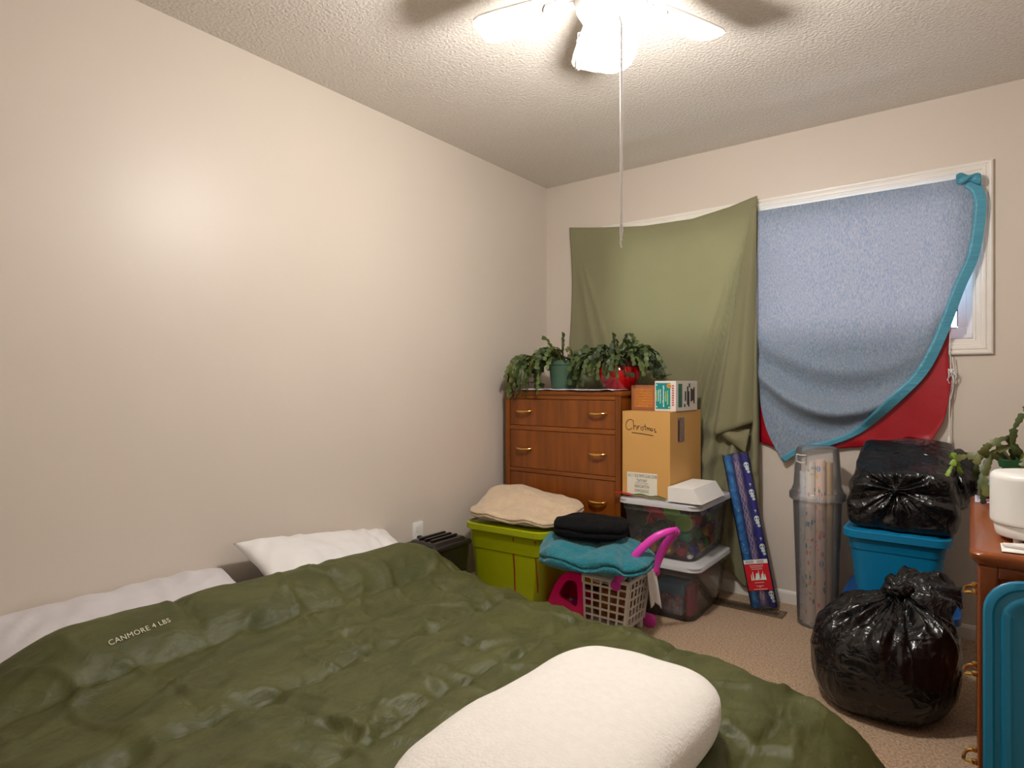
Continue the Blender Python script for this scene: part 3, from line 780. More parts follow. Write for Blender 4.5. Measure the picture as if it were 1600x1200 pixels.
# two small boxes on the carton
def carton_box(name, x0, x1, y0, y1, z0, z1, m, label): 
    t = thing(name, ((x0+x1)/2, (y0+y1)/2, z0), label, 'box')
    G().box(x0, x1, y0, y1, z0, z1, .0025).mk('body', m, t, smooth=False); return t
M_bbrown = mat('brown_print_card', (150, 92, 62), .6, var=.05, vscale=10); M_gold = mat('gold_print', (220, 150, 40), .5, var=.12, vscale=40)
M_opanel = mat('orange_print', (176, 106, 50), .6, var=.05)
b1 = carton_box('gift_box', -1.448+.018, -1.302+.012, 2.94, 3.09, 1.0, 1.131, M_bbrown, 'small brown box with golden script pattern on the carton')
G().box(-1.416, -1.306, 2.9385, 2.9395, 1.014, 1.119).mk('front_panel', M_opanel, b1, smooth=False)
R = random.Random(5); g = G()
for r in range(7):
    x = -1.408
    while x < -1.316:
        wv = R.uniform(.006, .012); zc = 1.104-r*.0135; pts = []
        for k in range(6): pts.append((x+wv*k/5, 2.9375, zc+R.uniform(-.0045, .0045)))
        g.tube(catmull(pts, 3), .0011, 5); x += wv+.0015
g.mk('script_print', M_gold, b1, smooth=True)
b2 = carton_box('gift_box', -1.284, -1.172, 2.905, 3.20, 1.0, 1.152, mat('white_print_card', (220, 212, 204), .55, var=.02), 'white and teal holiday themed box standing on the carton')
G().box(-1.277, -1.201, 2.9035, 2.9045, 1.012, 1.142).mk('teal_panel', mat('teal_print', (0, 134, 134), .5, var=.06, vscale=30), b2, smooth=False)
g = G(); R = random.Random(9)
M_wp = mat('white_print', (222, 236, 226), .5, var=.03)
for xc, z0, z1, wv in ((-1.262, 1.05, 1.105, .006), (-1.252, 1.04, 1.108, .006), (-1.236, 1.022, 1.13, .008)):
    z = z0
    while z < z1:
        d = R.uniform(.003, .006); g.box(xc-wv/2*R.uniform(.5, 1), xc+wv/2*R.uniform(.5, 1), 2.9025, 2.9033, z, z+d); z += d+.002
for cx, cz in ((-1.272, 1.132), (-1.272, 1.022), (-1.207, 1.02)): g.box(cx-.003, cx+.003, 2.9025, 2.9033, cz-.003, cz+.003)
g.mk('white_lettering', M_wp, b2, smooth=False, kind='stuff')
g = G()
for xc, z0, z1 in ((-1.224, 1.05, 1.10), (-1.214, 1.035, 1.10), (-1.272, 1.05, 1.10)):
    z = z0
    while z < z1:
        d = R.uniform(.003, .006); g.box(xc-.003, xc+.003, 2.9025, 2.9033, z, z+d); z += d+.002
g.mk('lime_lettering', mat('lime_print', (170, 200, 110), .5, var=.05), b2, smooth=False)
g = G()
for k in range(6):
    a = k*PI/3
    for q in range(2): g.box(-1.207+.008*math.cos(a)-.004, -1.207+.008*math.cos(a)+.004, 2.902, 2.9028, 1.128+.008*math.sin(a)-.004, 1.128+.008*math.sin(a)+.004)
g.mk('printed_flower', M_gold, b2, smooth=False)
g = G()
for k in range(9): g.box(-1.192, -1.182, 2.9025, 2.9045, 1.03+.012*k, 1.035+.012*k)
g.mk('red_edge_print', mat('red_print', (190, 40, 50), .5, var=.05), b2, smooth=False)
G().box(-1.1718, -1.1710, 2.935, 2.985, 1.02, 1.138).mk('side_green_print', mat('green_print', (52, 108, 88), .5, var=.15, vscale=40), b2, smooth=False)
g = G()
for yy_, z0, z1 in ((3.03, 1.05, 1.10), (3.06, 1.03, 1.125), (3.075, 1.02, 1.10), (3.11, 1.045, 1.115), (3.13, 1.05, 1.11), (3.15, 1.035, 1.12), (3.02, 1.02, 1.035), (3.085, 1.12, 1.14)):
    g.box(-1.1718, -1.1711, yy_-.009, yy_+.009, z0, z1, .0003)
g.mk('side_dark_print', mat('dark_print', (62, 58, 54), .6, var=.1), b2, smooth=False)

# white flat box and ribbons on the upper lid
t = thing('white_box', (-1.10, 2.90, LZ), 'low white bakery style box with slanted sides on the clear tote lid', 'box')
bx0, bx1, by0, by1 = -1.178, -1.005, 2.800, 2.878
g = G(); bx0, bx1, by0, by1 = -1.185, -1.012, 2.790, 3.10
rings = [[(-1.168, 2.795, LZ+.001), (-1.005, 2.795, LZ+.001), (-1.005, 3.13, LZ+.001), (-1.168, 3.13, LZ+.001)],
         [(-1.168, 2.795, LZ+.070), (-1.047, 2.795, LZ+.070), (-1.047, 3.12, LZ+.070), (-1.168, 3.12, LZ+.070)]]
g.loft(rings).mk('lid', M_cardw, t, smooth=False)
G().loft([[(-1.0465, 2.7945, LZ+.0695), (-1.041, 2.7945, LZ+.0695), (-1.002, 2.7945, LZ+.0025), (-1.03, 2.7945, LZ+.0025)], [(-1.0465, 2.7935, LZ+.0695), (-1.041, 2.7935, LZ+.0695), (-1.002, 2.7935, LZ+.0025), (-1.03, 2.7935, LZ+.0025)]]).mk('corner_flap', M_cardw, t, smooth=False)
M_rib = mat('red_foil_ribbon', (200, 26, 40), .35, var=.1); M_ribg = mat('green_foil_ribbon', (10, 96, 50), .35, var=.15)
def ribbon(name, pts, wdt, m, label):
    P = []
    C = catmull(pts, 6)
    for i, p in enumerate(C):
        tw_ = .5*math.sin(i*.5); P.append([p+Vector((0, -wdt*math.cos(tw_), -.002*math.sin(tw_))), p+Vector((0, wdt*math.cos(tw_), .002*math.sin(tw_)+.002))])
    o = G().grid(P).mk(name, m, smooth=2, label=label, cat='ribbon'); solid(o, .0015, 1); return o
ribbon('foil_ribbon', [(-1.462, 2.822, LZ+.010), (-1.43, 2.822, LZ+.012), (-1.40, 2.822, LZ+.010), (-1.365, 2.820, LZ+.006)], .011, M_rib, 'red foil ribbon end lying before the cardboard carton')
ribbon('foil_ribbon', [(-1.365, 2.820, LZ+.006), (-1.32, 2.820, LZ+.013), (-1.27, 2.820, LZ+.007), (-1.235, 2.820, LZ+.012), (-1.19, 2.820, LZ+.005)], .009, M_ribg, 'green foil ribbon lying before the cardboard carton')

# ornaments inside the upper tote
def orn_mesh():
    g = G(); pr = [(.0005, -1)]+[(math.cos(a), math.sin(a)) for a in [-PI/2+PI*k/12 for k in range(1, 12)]]+[(.0005, 1)]
    g.lathe((0, 0, 0), pr, 18); me = bpy.data.meshes.new('ornament'); me.from_pydata(g.V, [], g.F); me.update()
    for p in me.polygons: p.use_smooth = True
    return me
def cap_mesh():
    g = G(); g.lathe((0, 0, 0), [(.18, .95), (.2, .97), (.2, 1.16), (.08, 1.2), (.06, 1.32), (.001, 1.33)], 10); me = bpy.data.meshes.new('cap'); me.from_pydata(g.V, [], g.F); me.update(); return me
oc = {'red': (196, 24, 30), 'green': (40, 150, 60), 'teal': (0, 150, 110), 'gold': (212, 164, 60), 'orange red': (224, 62, 30), 'silver': (205, 205, 205), 'blue': (40, 60, 160), 'pink': (200, 40, 80)}
OM = {}; cm = cap_mesh(); cm.materials.append(M_brass)
for k, v in oc.items():
    me = orn_mesh(); me.materials.append(mat('ornament_'+k.replace(' ', '_'), v, .16, .55, var=.05)); OM[k] = me
ub = .288+.008
bot = [('gold', -1.270, 2.858, .036), ('gold', -1.195, 2.858, .036), ('red', -1.127, 2.862, .032), ('silver', -1.084, 2.845, .018), ('gold', -1.35, 2.87, .036), ('red', -1.31, 2.93, .034), ('blue', -1.09, 2.92, .034),
       ('green', -1.23, 2.94, .036), ('orange red', -1.155, 2.945, .036), ('gold', -1.09, 3.00, .034), ('green', -1.10, 3.08, .036), ('red', -1.10, 3.16, .034), ('pink', -1.18, 3.03, .036), ('teal', -1.26, 3.03, .036), ('silver', -1.34, 3.03, .036),
       ('red', -1.19, 3.13, .036), ('gold', -1.28, 3.13, .036), ('blue', -1.36, 3.13, .036), ('green', -1.12, 3.24, .036), ('gold', -1.21, 3.23, .036), ('red', -1.31, 3.23, .036)]
mid = [('green', -1.17, 2.875, .030), ('teal', -1.112, 2.876, .036), ('teal', -1.26, 2.885, .034), ('green', -1.09, 2.965, .032), ('gold', -1.082, 3.04, .034), ('red', -1.09, 3.12, .034), ('blue', -1.10, 3.20, .034), ('red', -1.19, 2.99, .034), ('green', -1.28, 2.98, .036), ('pink', -1.20, 3.08, .034)]
top_ = [('orange red', -1.10, 2.885, .034), ('red', -1.29, 2.88, .032), ('red', -1.10, 3.0, .032), ('green', -1.09, 3.09, .030)]
for lst, zb_, ly in ((bot, ub, 'bottom'), (mid, ub+.068, 'middle'), (top_, ub+.134, 'top')):
    for cname, x, y, r in lst:
        tz = (zb_+r-.288)/.272*.03; ihx, ihy = .163+tz-r, .206+tz-r
        x = max(-1.226-ihx, min(-1.226+ihx, x)); y = max(3.045-ihy, min(3.045+ihy, y))
        o = bpy.data.objects.new('holiday_ornament', OM[cname]); COL.objects.link(o); o.location = (x, y, zb_+r); o.scale = (r, r, r)
        ax = random.uniform(-.9, .9); o.rotation_euler = (ax, random.uniform(-.8, .8), 0)
        tag(o, 'shiny %s ball ornament in the %s layer of the upper clear tote' % (cname, ly), 'ornament', 'ball ornaments in the upper clear tote')
        c = bpy.data.objects.new('cap', cm); COL.objects.link(c); c.parent = o
def disc(c, r, th, m, nm, label, tilt):
    V = []; g = G()
    g.lathe((0, 0, 0), [(.001, -th), (r*.96, -th), (r, 0), (r*.96, th), (.001, th)], 32)
    Rm = Matrix.Rotation(tilt[1], 3, 'Z') @ Matrix.Rotation(tilt[0], 3, 'X')
    return mk(nm, [Vector(c)+Rm @ Vector(v) for v in g.V], g.F, m, label=label, cat='decoration', group=None)
M_ldisc = mat('lime_green_card', (126, 186, 40), .45, var=.04)
disc((-1.165, 2.838, .512), .043, .003, M_ldisc, 'lime_disc', 'upper round lime green disc inside the ornament tote', (PI/2+.1, 0))
disc((-1.105, 2.838, .470), .042, .003, M_ldisc, 'lime_disc', 'lower round lime green disc inside the ornament tote', (PI/2+.05, .1))
g = G(); P = []
for i in range(17):
    u = i/16; row = []
    for j in range(9):
        v = j/8; hw = .034*math.sin(PI*min(1, .12+u*.80))
        row.append((lerp(-1.32, -1.19, u), 2.846-.008*math.sin(PI*v), lerp(.538, .488, u)+lerp(-hw, hw, v)))
    P.append(row)
o = g.grid(P).mk('red_foil_bow', mat('red_satin', (200, 22, 40), .35, var=.15, vscale=20), smooth=2, label='bright red satin bow loop inside the ornament tote', cat='bow'); solid(o, .003)
# tinsel: a tangle nobody could count
g = G(); R = random.Random(4)
for k in range(420):
    c = Vector((R.uniform(-1.405, -1.305), R.uniform(2.85, 2.96), R.uniform(.40, .548)))
    for q in range(3):
        d = Vector((R.gauss(0, 1), R.gauss(0, 1), R.gauss(0, 1))).normalized()*.013; s_ = Vector((R.gauss(0, 1), R.gauss(0, 1), R.gauss(0, 1))).normalized()*.0012
        g.add([c-s_, c+s_, c+d+s_*.3, c+d-s_*.3], [(0, 1, 2, 3)])
g.mk('green_tinsel', mat('green_tinsel_foil', (38, 110, 40), .3, .4, var=.3, vscale=60, rgb2=(120, 170, 60)), smooth=False, label='tangled green tinsel inside the ornament tote', cat='tinsel', kind='stuff')
for x, y0, y1, z0, z1, c, nm, lbl in ((-1.062, 2.99, 3.06, .425, .535, (50, 50, 120), 'ornament_box', 'indigo ornament box inside the clear tote'), (-1.066, 3.09, 3.15, .43, .545, (44, 40, 96), 'ornament_box', 'dark violet ornament box inside the clear tote')):
    carton_box(nm, x-.063, x-.008, y0, y1, z0+.0, z1, mat('card_%d' % c[2], c, .5, var=.2, vscale=20), lbl)
# bead string
g = G()
for k in range(12):
    t = k/11; g.lathe((lerp(-1.278, -1.300, t), 2.841, lerp(.50, .44, t)), [(.0005, -.003), (.003, 0), (.0005, .003)], 6)
g.mk('bead_string', M_white, label='short string of silver beads in the ornament tote', cat='beads')

# lower tote contents
t = thing('blue_gift_tin', (-1.165, 2.90, .012), 'lilac lidded gift box with pale blue lid in the lower tote', 'box')
M_lil = mat('lilac_print', (120, 118, 170), .5, var=.1, vscale=30, rgb2=(190, 186, 200)); M_pb = mat('pale_blue_card', (108, 168, 204), .5, var=.04)
g = G(); g.loft([rr(-1.178, 2.900, .062-e, .050-e, .010, z, 4) for z, e in ((.012, .012), (.016, .010), (.125, 0))]).mk('body', M_lil, t)
g = G(); g.loft([rr(-1.178, 2.900, .066-e, .054-e, .010, z, 4) for z, e in ((.118, 0), (.165, 0), (.168, .003))]).mk('lid', M_pb, t)
g = G(); R = random.Random(2)
for k in range(30):
    x = R.uniform(-1.225, -1.135); z = R.uniform(.035, .108); s_ = R.uniform(.002, .006); yy_ = lerp(2.900-.052, 2.900-.050, 0)-.0015+.010*(1-(z-.016)/.109)*0
    yy_ = 2.900-.050+.010*(1-(z-.016)/.109)-.0012
    g.add([(x-s_, yy_, z-s_), (x+s_, yy_, z-s_*.6), (x+s_*.7, yy_, z+s_), (x-s_*.6, yy_, z+s_*.8)], [(0, 1, 2, 3)])
g.mk('confetti_print', mat('confetti', (224, 150, 90), .5, vscale=60, rgb2=(240, 210, 220)), t, smooth=False)
soft('folded_cloth', (-1.235, 3.10, .012), .13, .12, .07, mat('grey_brown_cloth', (140, 124, 118), .9, var=.1), ex=4, layers=3, noise_amp=.01, label='grey brown folded cloth lying in the lower clear tote', cat='cloth')
carton_box('red_card_box', -1.108, -1.086, 2.87, 2.97, .012, .16, mat('red_pink_card', (180, 60, 84), .5, var=.1), 'narrow pinkish red box standing in the lower clear tote')

# ================================================================== lime tote with blanket, black bin
def simple_tote(name, c, hx, hy, h, m, label, z0=0, taper=.03, corner=.05, lid_m=None, rot=0, cat='tote', bands=True):
    t = thing(name, (c[0], c[1], z0), label, cat)
    g = G(); bx, by = hx-.014, hy-.014
    prof = [(0, taper+.008), (.006, taper), (h*.70, taper*.35), (h*.705, taper*.35-.004), (h*.78, taper*.25-.004), (h*.785, .003), (h-.05, .002), (h-.045, 0), (h-.03, 0)]
    g.loft([rr(c[0], c[1], bx-e, by-e, corner, z0+z, 7) for z, e in prof])
    g.V = rotz(g.V, c, rot); g.mk('tub', m, t)
    lz = z0+h
    g = G(); lp = [(-.036, .002), (-.034, -.002), (-.006, -.002), (-.002, .002), (-.002, .010), (-.008, .016), (-.008, .030), (-.003, .036), (-.003, .060)]
    g.loft([rr(c[0], c[1], hx-e, hy-e, corner+.01, lz+z, 7) for z, e in lp])
    g.V = rotz(g.V, c, rot); g.mk('lid', lid_m or m, t)
    return t
gt_ = simple_tote('lime_storage_tote', (-1.868, 2.585), .245, .205, .432, M_lime, 'lime green lidded storage tote below the folded beige blanket', rot=math.radians(3))
for x, z1, zt in ((-1.800, .02, .40), (-1.675, .13, .40)):
    g = G(); y0 = 2.385+.0175+math.tan(math.radians(3))*(x+1.868)
    P = [[(x+dx+.001*math.sin(k*.7), lerp(y0-.008, y0+.020, k/24), lerp(zt, z1, k/24)) for k in range(25)] for dx in (-.0035, .0035)]
    o = G().grid(P).mk('red_strap', M_strap, gt_, smooth=2); solid(o, .002)
LT_ = .431
def tb(u, v): return .55+.35*ss(-1, .9, v)*ss(.5, -.8, u)+.30*ss(-.6, .5, v)-.10*ss(.2, 1, u)
soft('folded_blanket', (-1.860, 2.590, LT_), .285, .225, .155, M_beige, rot=math.radians(4), ex=3.6, top=tb, noise_amp=.013, nsc=8, layers=2, ldepth=.05, N=110, Mr=40, zex=2.1, label='thick beige fleece blanket folded on the lime tote', cat='blanket')
# bin
t = thing('black_bin', (-2.13, 2.205, 0), 'black glossy plastic bin with ribbed lid beside the bed', 'bin')
g = G(); g.loft([rr(-2.118, 2.205, .100-e, .135-e, .02, z, 5) for z, e in ((0, .026), (.006, .022), (.30, .004), (.335, .002))]).mk('body', M_blackp, t)
g = G(); g.loft([rr(-2.118, 2.205, .108-e, .142-e, .02, z, 5) for z, e in ((.336, .004), (.340, 0), (.352, 0), (.360, .008), (.360, .020), (.372, .028), (.376, .040))]).mk('lid', mat('brown_black_plastic', (28, 24, 23), .25, var=.1), t)
for k in range(3):
    g = G(); x = -2.158+.040*k
    g.box(x-.008, x+.008, 2.115, 2.295, .3765, .386, .003).mk('lid_rib', MATS['brown_black_plastic'], t, smooth=False)

# ================================================================== toy shopping cart and clothes
cart = thing('toy_shopping_cart', (-1.36, 2.57, 0), 'white lattice toy shopping cart with hot pink seat panel and handle', 'toy cart')
BX0, BX1, BYa, BYb, BZ0, BZ1 = -1.435, -1.232, 2.462, 2.66, .045, .258
def bpt(u, v, z):    # basket taper: wider at the top
    k = lerp(.0, .012, (z-BZ0)/(BZ1-BZ0)); return (lerp(BX0-k*0, BX1+k*2.2, u), lerp(BYa-k, BYb+k, v), z)
def lattice(name, A, B, nu, nv, th, out):
    """A(t,z): point along wall"""
    g = G(); bar = .0042
    def quadbar(p, q, wv, side):
        p, q, s_ = Vector(p), Vector(q), Vector(side); n = Vector(out)*th
        c = [p-s_*wv, p+s_*wv, q+s_*wv, q-s_*wv]
        g.add(c+[x+n for x in c], [(0, 1, 2, 3), (7, 6, 5, 4), (0, 4, 5, 1), (1, 5, 6, 2), (2, 6, 7, 3), (3, 7, 4, 0)])
    sd = (Vector(A(1, BZ0))-Vector(A(0, BZ0))).normalized()
    for i in range(nu+1):
        t = i/nu; wv = bar if 0 < i < nu else bar*1.8
        quadbar(A(t, BZ0), A(t, BZ1), wv, sd)
    for j in range(nv+1):
        z = lerp(BZ0, BZ1, j/nv); wv = bar if 0 < j < nv else bar*2
        quadbar(A(0, z), A(1, z), wv, (0, 0, 1))
    return g.mk(name, M_white, cart, smooth=False)
lattice('basket_front', lambda t, z: bpt(t, 0, z), None, 5, 6, .004, (0, 1, 0))
lattice('basket_back', lambda t, z: bpt(t, 1, z), None, 5, 6, .004, (0, -1, 0))
lattice('basket_side', lambda t, z: bpt(1, t, z), None, 6, 5, .004, (-1, 0, 0))
G().box(BX0+.002, BX1-.002, BYa+.004, BYb-.004, BZ0-.012, BZ0-.004, .002).mk('basket_floor', M_white, cart, smooth=False)
g = G()
rim = [bpt(0, 0, BZ1), bpt(1, 0, BZ1), bpt(1, 1, BZ1), bpt(0, 1, BZ1), bpt(0, 0, BZ1)]
for a, b in zip(rim, rim[1:]): g.tube([a, b], .008, 6)
g.mk('basket_rim', M_white, cart)
for x, y in ((BX1-.012, BYa+.012), (BX1-.012, BYb-.012)):
    G().loft([rr(x, y, .012, .012, .004, z, 3) for z in (0.004, .034)]).mk('leg', M_white, cart)
# pink seat panel: D shape with a rounded window, front and back
outl = catmull([(-1.438, 0, .252), (-1.475, 0, .256), (-1.53, 0, .248), (-1.575, 0, .205), (-1.61, 0, .14), (-1.635, 0, .075), (-1.632, 0, .058), (-1.60, 0, .050), (-1.50, 0, .046), (-1.438, 0, .046)], 5)
n = len(outl)
hole = []
hc = [(-1.468, 0, .205), (-1.49, 0, .218), (-1.525, 0, .21), (-1.555, 0, .17), (-1.565, 0, .145), (-1.555, 0, .128), (-1.52, 0, .118), (-1.468, 0, .108)]
hl = catmull(hc+[hc[0]], 8); L_ = len(hl)
hole = [hl[int(i*(L_-1)/(n))] for i in range(n)]
for yy_, nm in ((BYa-.010, 'seat_panel'), (BYb-.004, 'seat_panel')):
    g = G(); rings = []
    for ring, dy in ((outl, .012), (outl, 0), (hole, 0), (hole, .012)):
        rings.append([(p.x, yy_+dy, p.z) for p in ring])
    rings.append(rings[0])
    g.loft(rings, False, False).mk(nm, M_pink, cart, smooth=False)
P = [[(p.x, lerp(BYa, BYb-.006, v), p.z-.001) for v in (0, .5, 1)] for p in outl[:32]]
o = G().grid(P).mk('seat_back', M_pink, cart, smooth=2); solid(o, .004)
# handle
ha = catmull([(-1.262, 2.448, .246), (-1.240, 2.446, .300), (-1.195, 2.448, .360), (-1.145, 2.462, .425), (-1.095, 2.485, .475), (-1.055, 2.52, .497), (-1.035, 2.555, .500), (-1.040, 2.59, .488), (-1.075, 2.625, .455), (-1.125, 2.655, .395), (-1.16, 2.672, .33), (-1.185, 2.676, .27)], 6)
g = G(); g.tube(ha, [.014+.006*abs(math.cos(PI*k/(len(ha)-1))) for k in range(len(ha))], 10, .6, up=(0, 1, 0)); g.mk('handle', M_pinkh, cart)
g = G(); g.lathe((0, 0, 0), [(.001, -.008), (.020, -.008), (.024, -.003), (.024, .004), (.001, .004)], 20)
mk('handle_pivot', [(-1.264+v[0], 2.443+v[2], .244+v[1]) for v in g.V], g.F, M_pinkh, cart)
mk('handle_pivot', [(-1.184+v[0]*.9, 2.690+v[2], .262+v[1]*.9) for v in g.V], g.F, M_pinkh, cart)
for x, y in ((-1.205, 2.672), (-1.58, 2.50), (-1.58, 2.63)):
    g = G(); g.lathe((0, 0, 0), [(.001, -.010), (.026, -.010), (.032, -.005), (.032, .005), (.026, .010), (.001, .010)], 20)
    mk('wheel', [(x+v[0], y+v[2], .033+v[1]) for v in g.V], g.F, M_pinkh, cart)
# things in the cart
M_brown = mat('tan_plush', (176, 112, 48), .95, var=.3, vscale=26, rgb2=(110, 62, 38), bump=.6, bscale=60)
soft('plush_toy', (-1.335, 2.56, BZ0+.002), .080, .078, .16, M_brown, ex=3.5, noise_amp=.012, nsc=14, label='tan and brown plush heap filling the toy cart basket', cat='toy')
soft('folded_shirt', (-1.36, 2.555, BZ1-.048), .082, .078, .075, M_cotton, ex=3, noise_amp=.014, nsc=13, layers=2, ldepth=.12, label='white crumpled shirt on top of the toy cart load', cat='clothing')
soft('grey_shirt', (-1.30, 2.545, BZ1+.005), .050, .055, .045, mat('grey_jersey', (128, 132, 142), .9, var=.05), ex=3, noise_amp=.008, nsc=13, label='grey shirt tucked under the teal blanket', cat='clothing')
# white cloth hanging over the cart side
P = []
for i in range(21):
    u = i/20; col = []
    for j in range(25):
        t = j/24; y = lerp(2.60, 2.70, u)-.012*t*math.sin(u*7)
        if t < .3: x = lerp(-1.262, -1.190, t/.3); z = BZ1+.016+.012*math.sin(t/.3*PI/2)
        else: x = -1.188+.018*math.sin(u*9)*(t-.3)+.030*(t-.3); z = lerp(BZ1+.028, .118+.025*math.sin(u*5), (t-.3)/.7)
        col.append((x, y, z))
    P.append(col)
o = G().grid(P).mk('white_cloth', M_cotton, smooth=2, label='white cloth draped over the toy cart side', cat='cloth'); solid(o, .004)
# teal knit blanket: roll lying across tote front and cart
def tt(u, v): return .75+.30*math.exp(-((u+.65)/.45)**2)+.25*math.exp(-((u-.35)/.3)**2)+.12*v
soft('teal_blanket', (-1.365, 2.43, .305), .265, .165, .130, M_teal, rot=math.radians(14), ex=3.0, top=tt, noise_amp=.020, nsc=9, layers=2, ldepth=.07, N=120, Mr=48, zex=2.6, label='teal knitted blanket folded on top of the toy cart', cat='blanket')
soft('black_blanket', (-1.405, 2.475, .428), .172, .122, .100, M_blackc, rot=math.radians(20), ex=3.6, noise_amp=.010, nsc=10, layers=2, ldepth=.07, N=100, Mr=44, zex=3.0, label='black knitted blanket folded on top of the teal one', cat='blanket')

# ================================================================== wrapping paper pack, tube container
pk = thing('wrapping_paper_pack', (-.84, 3.245, 0), 'shrink wrapped pack of blue holiday wrapping paper rolls leaning on wall', 'wrapping paper')
B0 = Vector((-.838, 3.235, .012)); B1 = Vector((-1.000, 3.288, .765)); ax = (B1-B0).normalized()
side = Vector((1, .18, 0)); side = (side-ax*side.dot(ax)).normalized(); fr = ax.cross(side).normalized()
if fr.y > 0: fr = -fr
M_r1 = mat('sky_blue_foil', (60, 150, 210), .3, .3, var=.3, vscale=26, rgb2=(20, 96, 180)); M_r2 = mat('silver_violet_foil', (150, 130, 170), .3, .4, var=.3, vscale=20, rgb2=(52, 66, 150)); M_r3 = mat('royal_blue_paper', (24, 26, 130), .35, var=.1, vscale=30)
rad = .0205
rolls = []
for k, m in ((-1, M_r1), (0, M_r2), (1, M_r3)):
    o0 = B0+side*(k*2.03*rad)+ax*(.0 if k else .008)-fr*(0 if k else .004); o1 = o0+(B1-B0)
    n = 20; rg = [[o+side*rad*math.cos(2*PI*j/n)+fr*rad*math.sin(2*PI*j/n) for j in range(n)] for o in (o0, o1)]
    inn = [[o+side*rad*.75*math.cos(2*PI*j/n)+fr*rad*.75*math.sin(2*PI*j/n) for j in range(n)] for o in (o1, o1-ax*.05)]
    ro = G().loft(rg+inn, True, True).mk('paper_roll', m, pk); rolls.append((ro, o0))
def on_roll(o0, u, v, r=rad+.0006):
    a = PI/2-u/rad
    return o0+ax*v+side*r*math.cos(a)+fr*r*math.sin(a)
g = G(); ro, o0 = rolls[2]
def dot(cu, cv, rx, ry):
    n = 14; g.add([on_roll(o0, cu, cv)]+[on_roll(o0, cu+rx*math.cos(2*PI*k/n), cv+ry*math.sin(2*PI*k/n)) for k in range(n)], [(0, 1+k, 1+(k+1) % n) for k in range(n)])
for v in (.03, .26, .40, .535, .675):
    dot(.004, v+.036, .013, .015); dot(.006, v+.016, .010, .009); dot(.009, v, .008, .007)
for v in (.335, .475, .61):
    for k in range(3):
        a = k*PI/3; dot(.004+.003*math.cos(a), v+.004*math.sin(a), .0035, .0016); dot(.004, v, .0014, .009)
g.mk('snowman_print', M_wp, ro, smooth=False, label='white snowman print')
g = G(); ro, o0 = rolls[0]; R = random.Random(12)
for k in range(26): 
    s_ = R.uniform(.0015, .0035); dot(R.uniform(-.012, .02), R.uniform(.02, .72), s_, s_)
g.mk('snowflake_print', mat('pale_blue_print', (150, 200, 235), .4), ro, smooth=False)
g = G(); ro, o0 = rolls[1]
for q in range(3):
    pts = [on_roll(o0, .010*math.sin(k*.9+q*2), .03+.70*k/40, rad+.001) for k in range(41)]
    g.tube(pts, .0012, 5)
g.mk('swirl_print', mat('cream_foil', (214, 196, 190), .3, .3), ro)
# film and label
n = 28; hw = rad*3.06+.002; hd = rad+.003
def film_ring(o): return [o+side*hw*math.copysign(abs(math.cos(2*PI*j/n))**.35, math.cos(2*PI*j/n))+fr*hd*math.copysign(abs(math.sin(2*PI*j/n))**.35, math.sin(2*PI*j/n)) for j in range(n)]
G().loft([film_ring(B0-ax*.004), film_ring(B0+ax*.3), film_ring(B1+ax*.006)]).mk('film_sleeve', M_film, pk)
def lab(name, v0, v1, m, du=.88, par=pk, off=.001):
    P = [[B0+ax*v+side*(hw*du*u)+fr*(hd+off) for u in (-1, -.33, .33, 1)] for v in (v0, (v0+v1)/2, v1)]
    o = G().grid(P).mk(name, m, par, smooth=False); return o
M_rlab = mat('red_label', (196, 16, 34), .4, var=.03)
l1 = lab('paper_label', .085, .215, M_rlab); lab('label_header', .2155, .236, M_cardw, par=l1)
g = G()
for k, (u0, w_, hh) in enumerate(((-.5, .05, .03), (-.36, .06, .042), (-.05, .22, .034), (.08, .05, .046), (.32, .16, .030), (.38, .05, .042), (.5, .07, .028))):
    P0 = B0+ax*.135+side*(hw*u0)+fr*(hd+.0018)
    g.add([P0-side*hw*w_, P0+side*hw*w_, P0+ax*hh+side*hw*w_*.3, P0+ax*hh-side*hw*w_*.3], [(0, 1, 2, 3)])
for v, w_ in ((.205, .5), (.197, .45), (.188, .4), (.122, .34), (.106, .28), (.10, .08), (.09, .5)):
    P0 = B0+ax*v+fr*(hd+.0018); g.add([P0-side*hw*w_, P0+side*hw*w_, P0+side*hw*w_+ax*.002, P0-side*hw*w_+ax*.002], [(0, 1, 2, 3)])
g.mk('label_print', M_wp, l1, smooth=False)
g = G()
for u0, w_ in ((-.45, .3), (.35, .25)):
    for q in range(3):
        P0 = B0+ax*(.2195+q*.005)+side*hw*u0+fr*(hd+.0018); g.add([P0-side*hw*w_, P0+side*hw*w_, P0+side*hw*w_+ax*.0022, P0-side*hw*w_+ax*.0022], [(0, 1, 2, 3)])
g.mk('header_print', mat('grey_ink', (90, 110, 120), .5), l1, smooth=False)

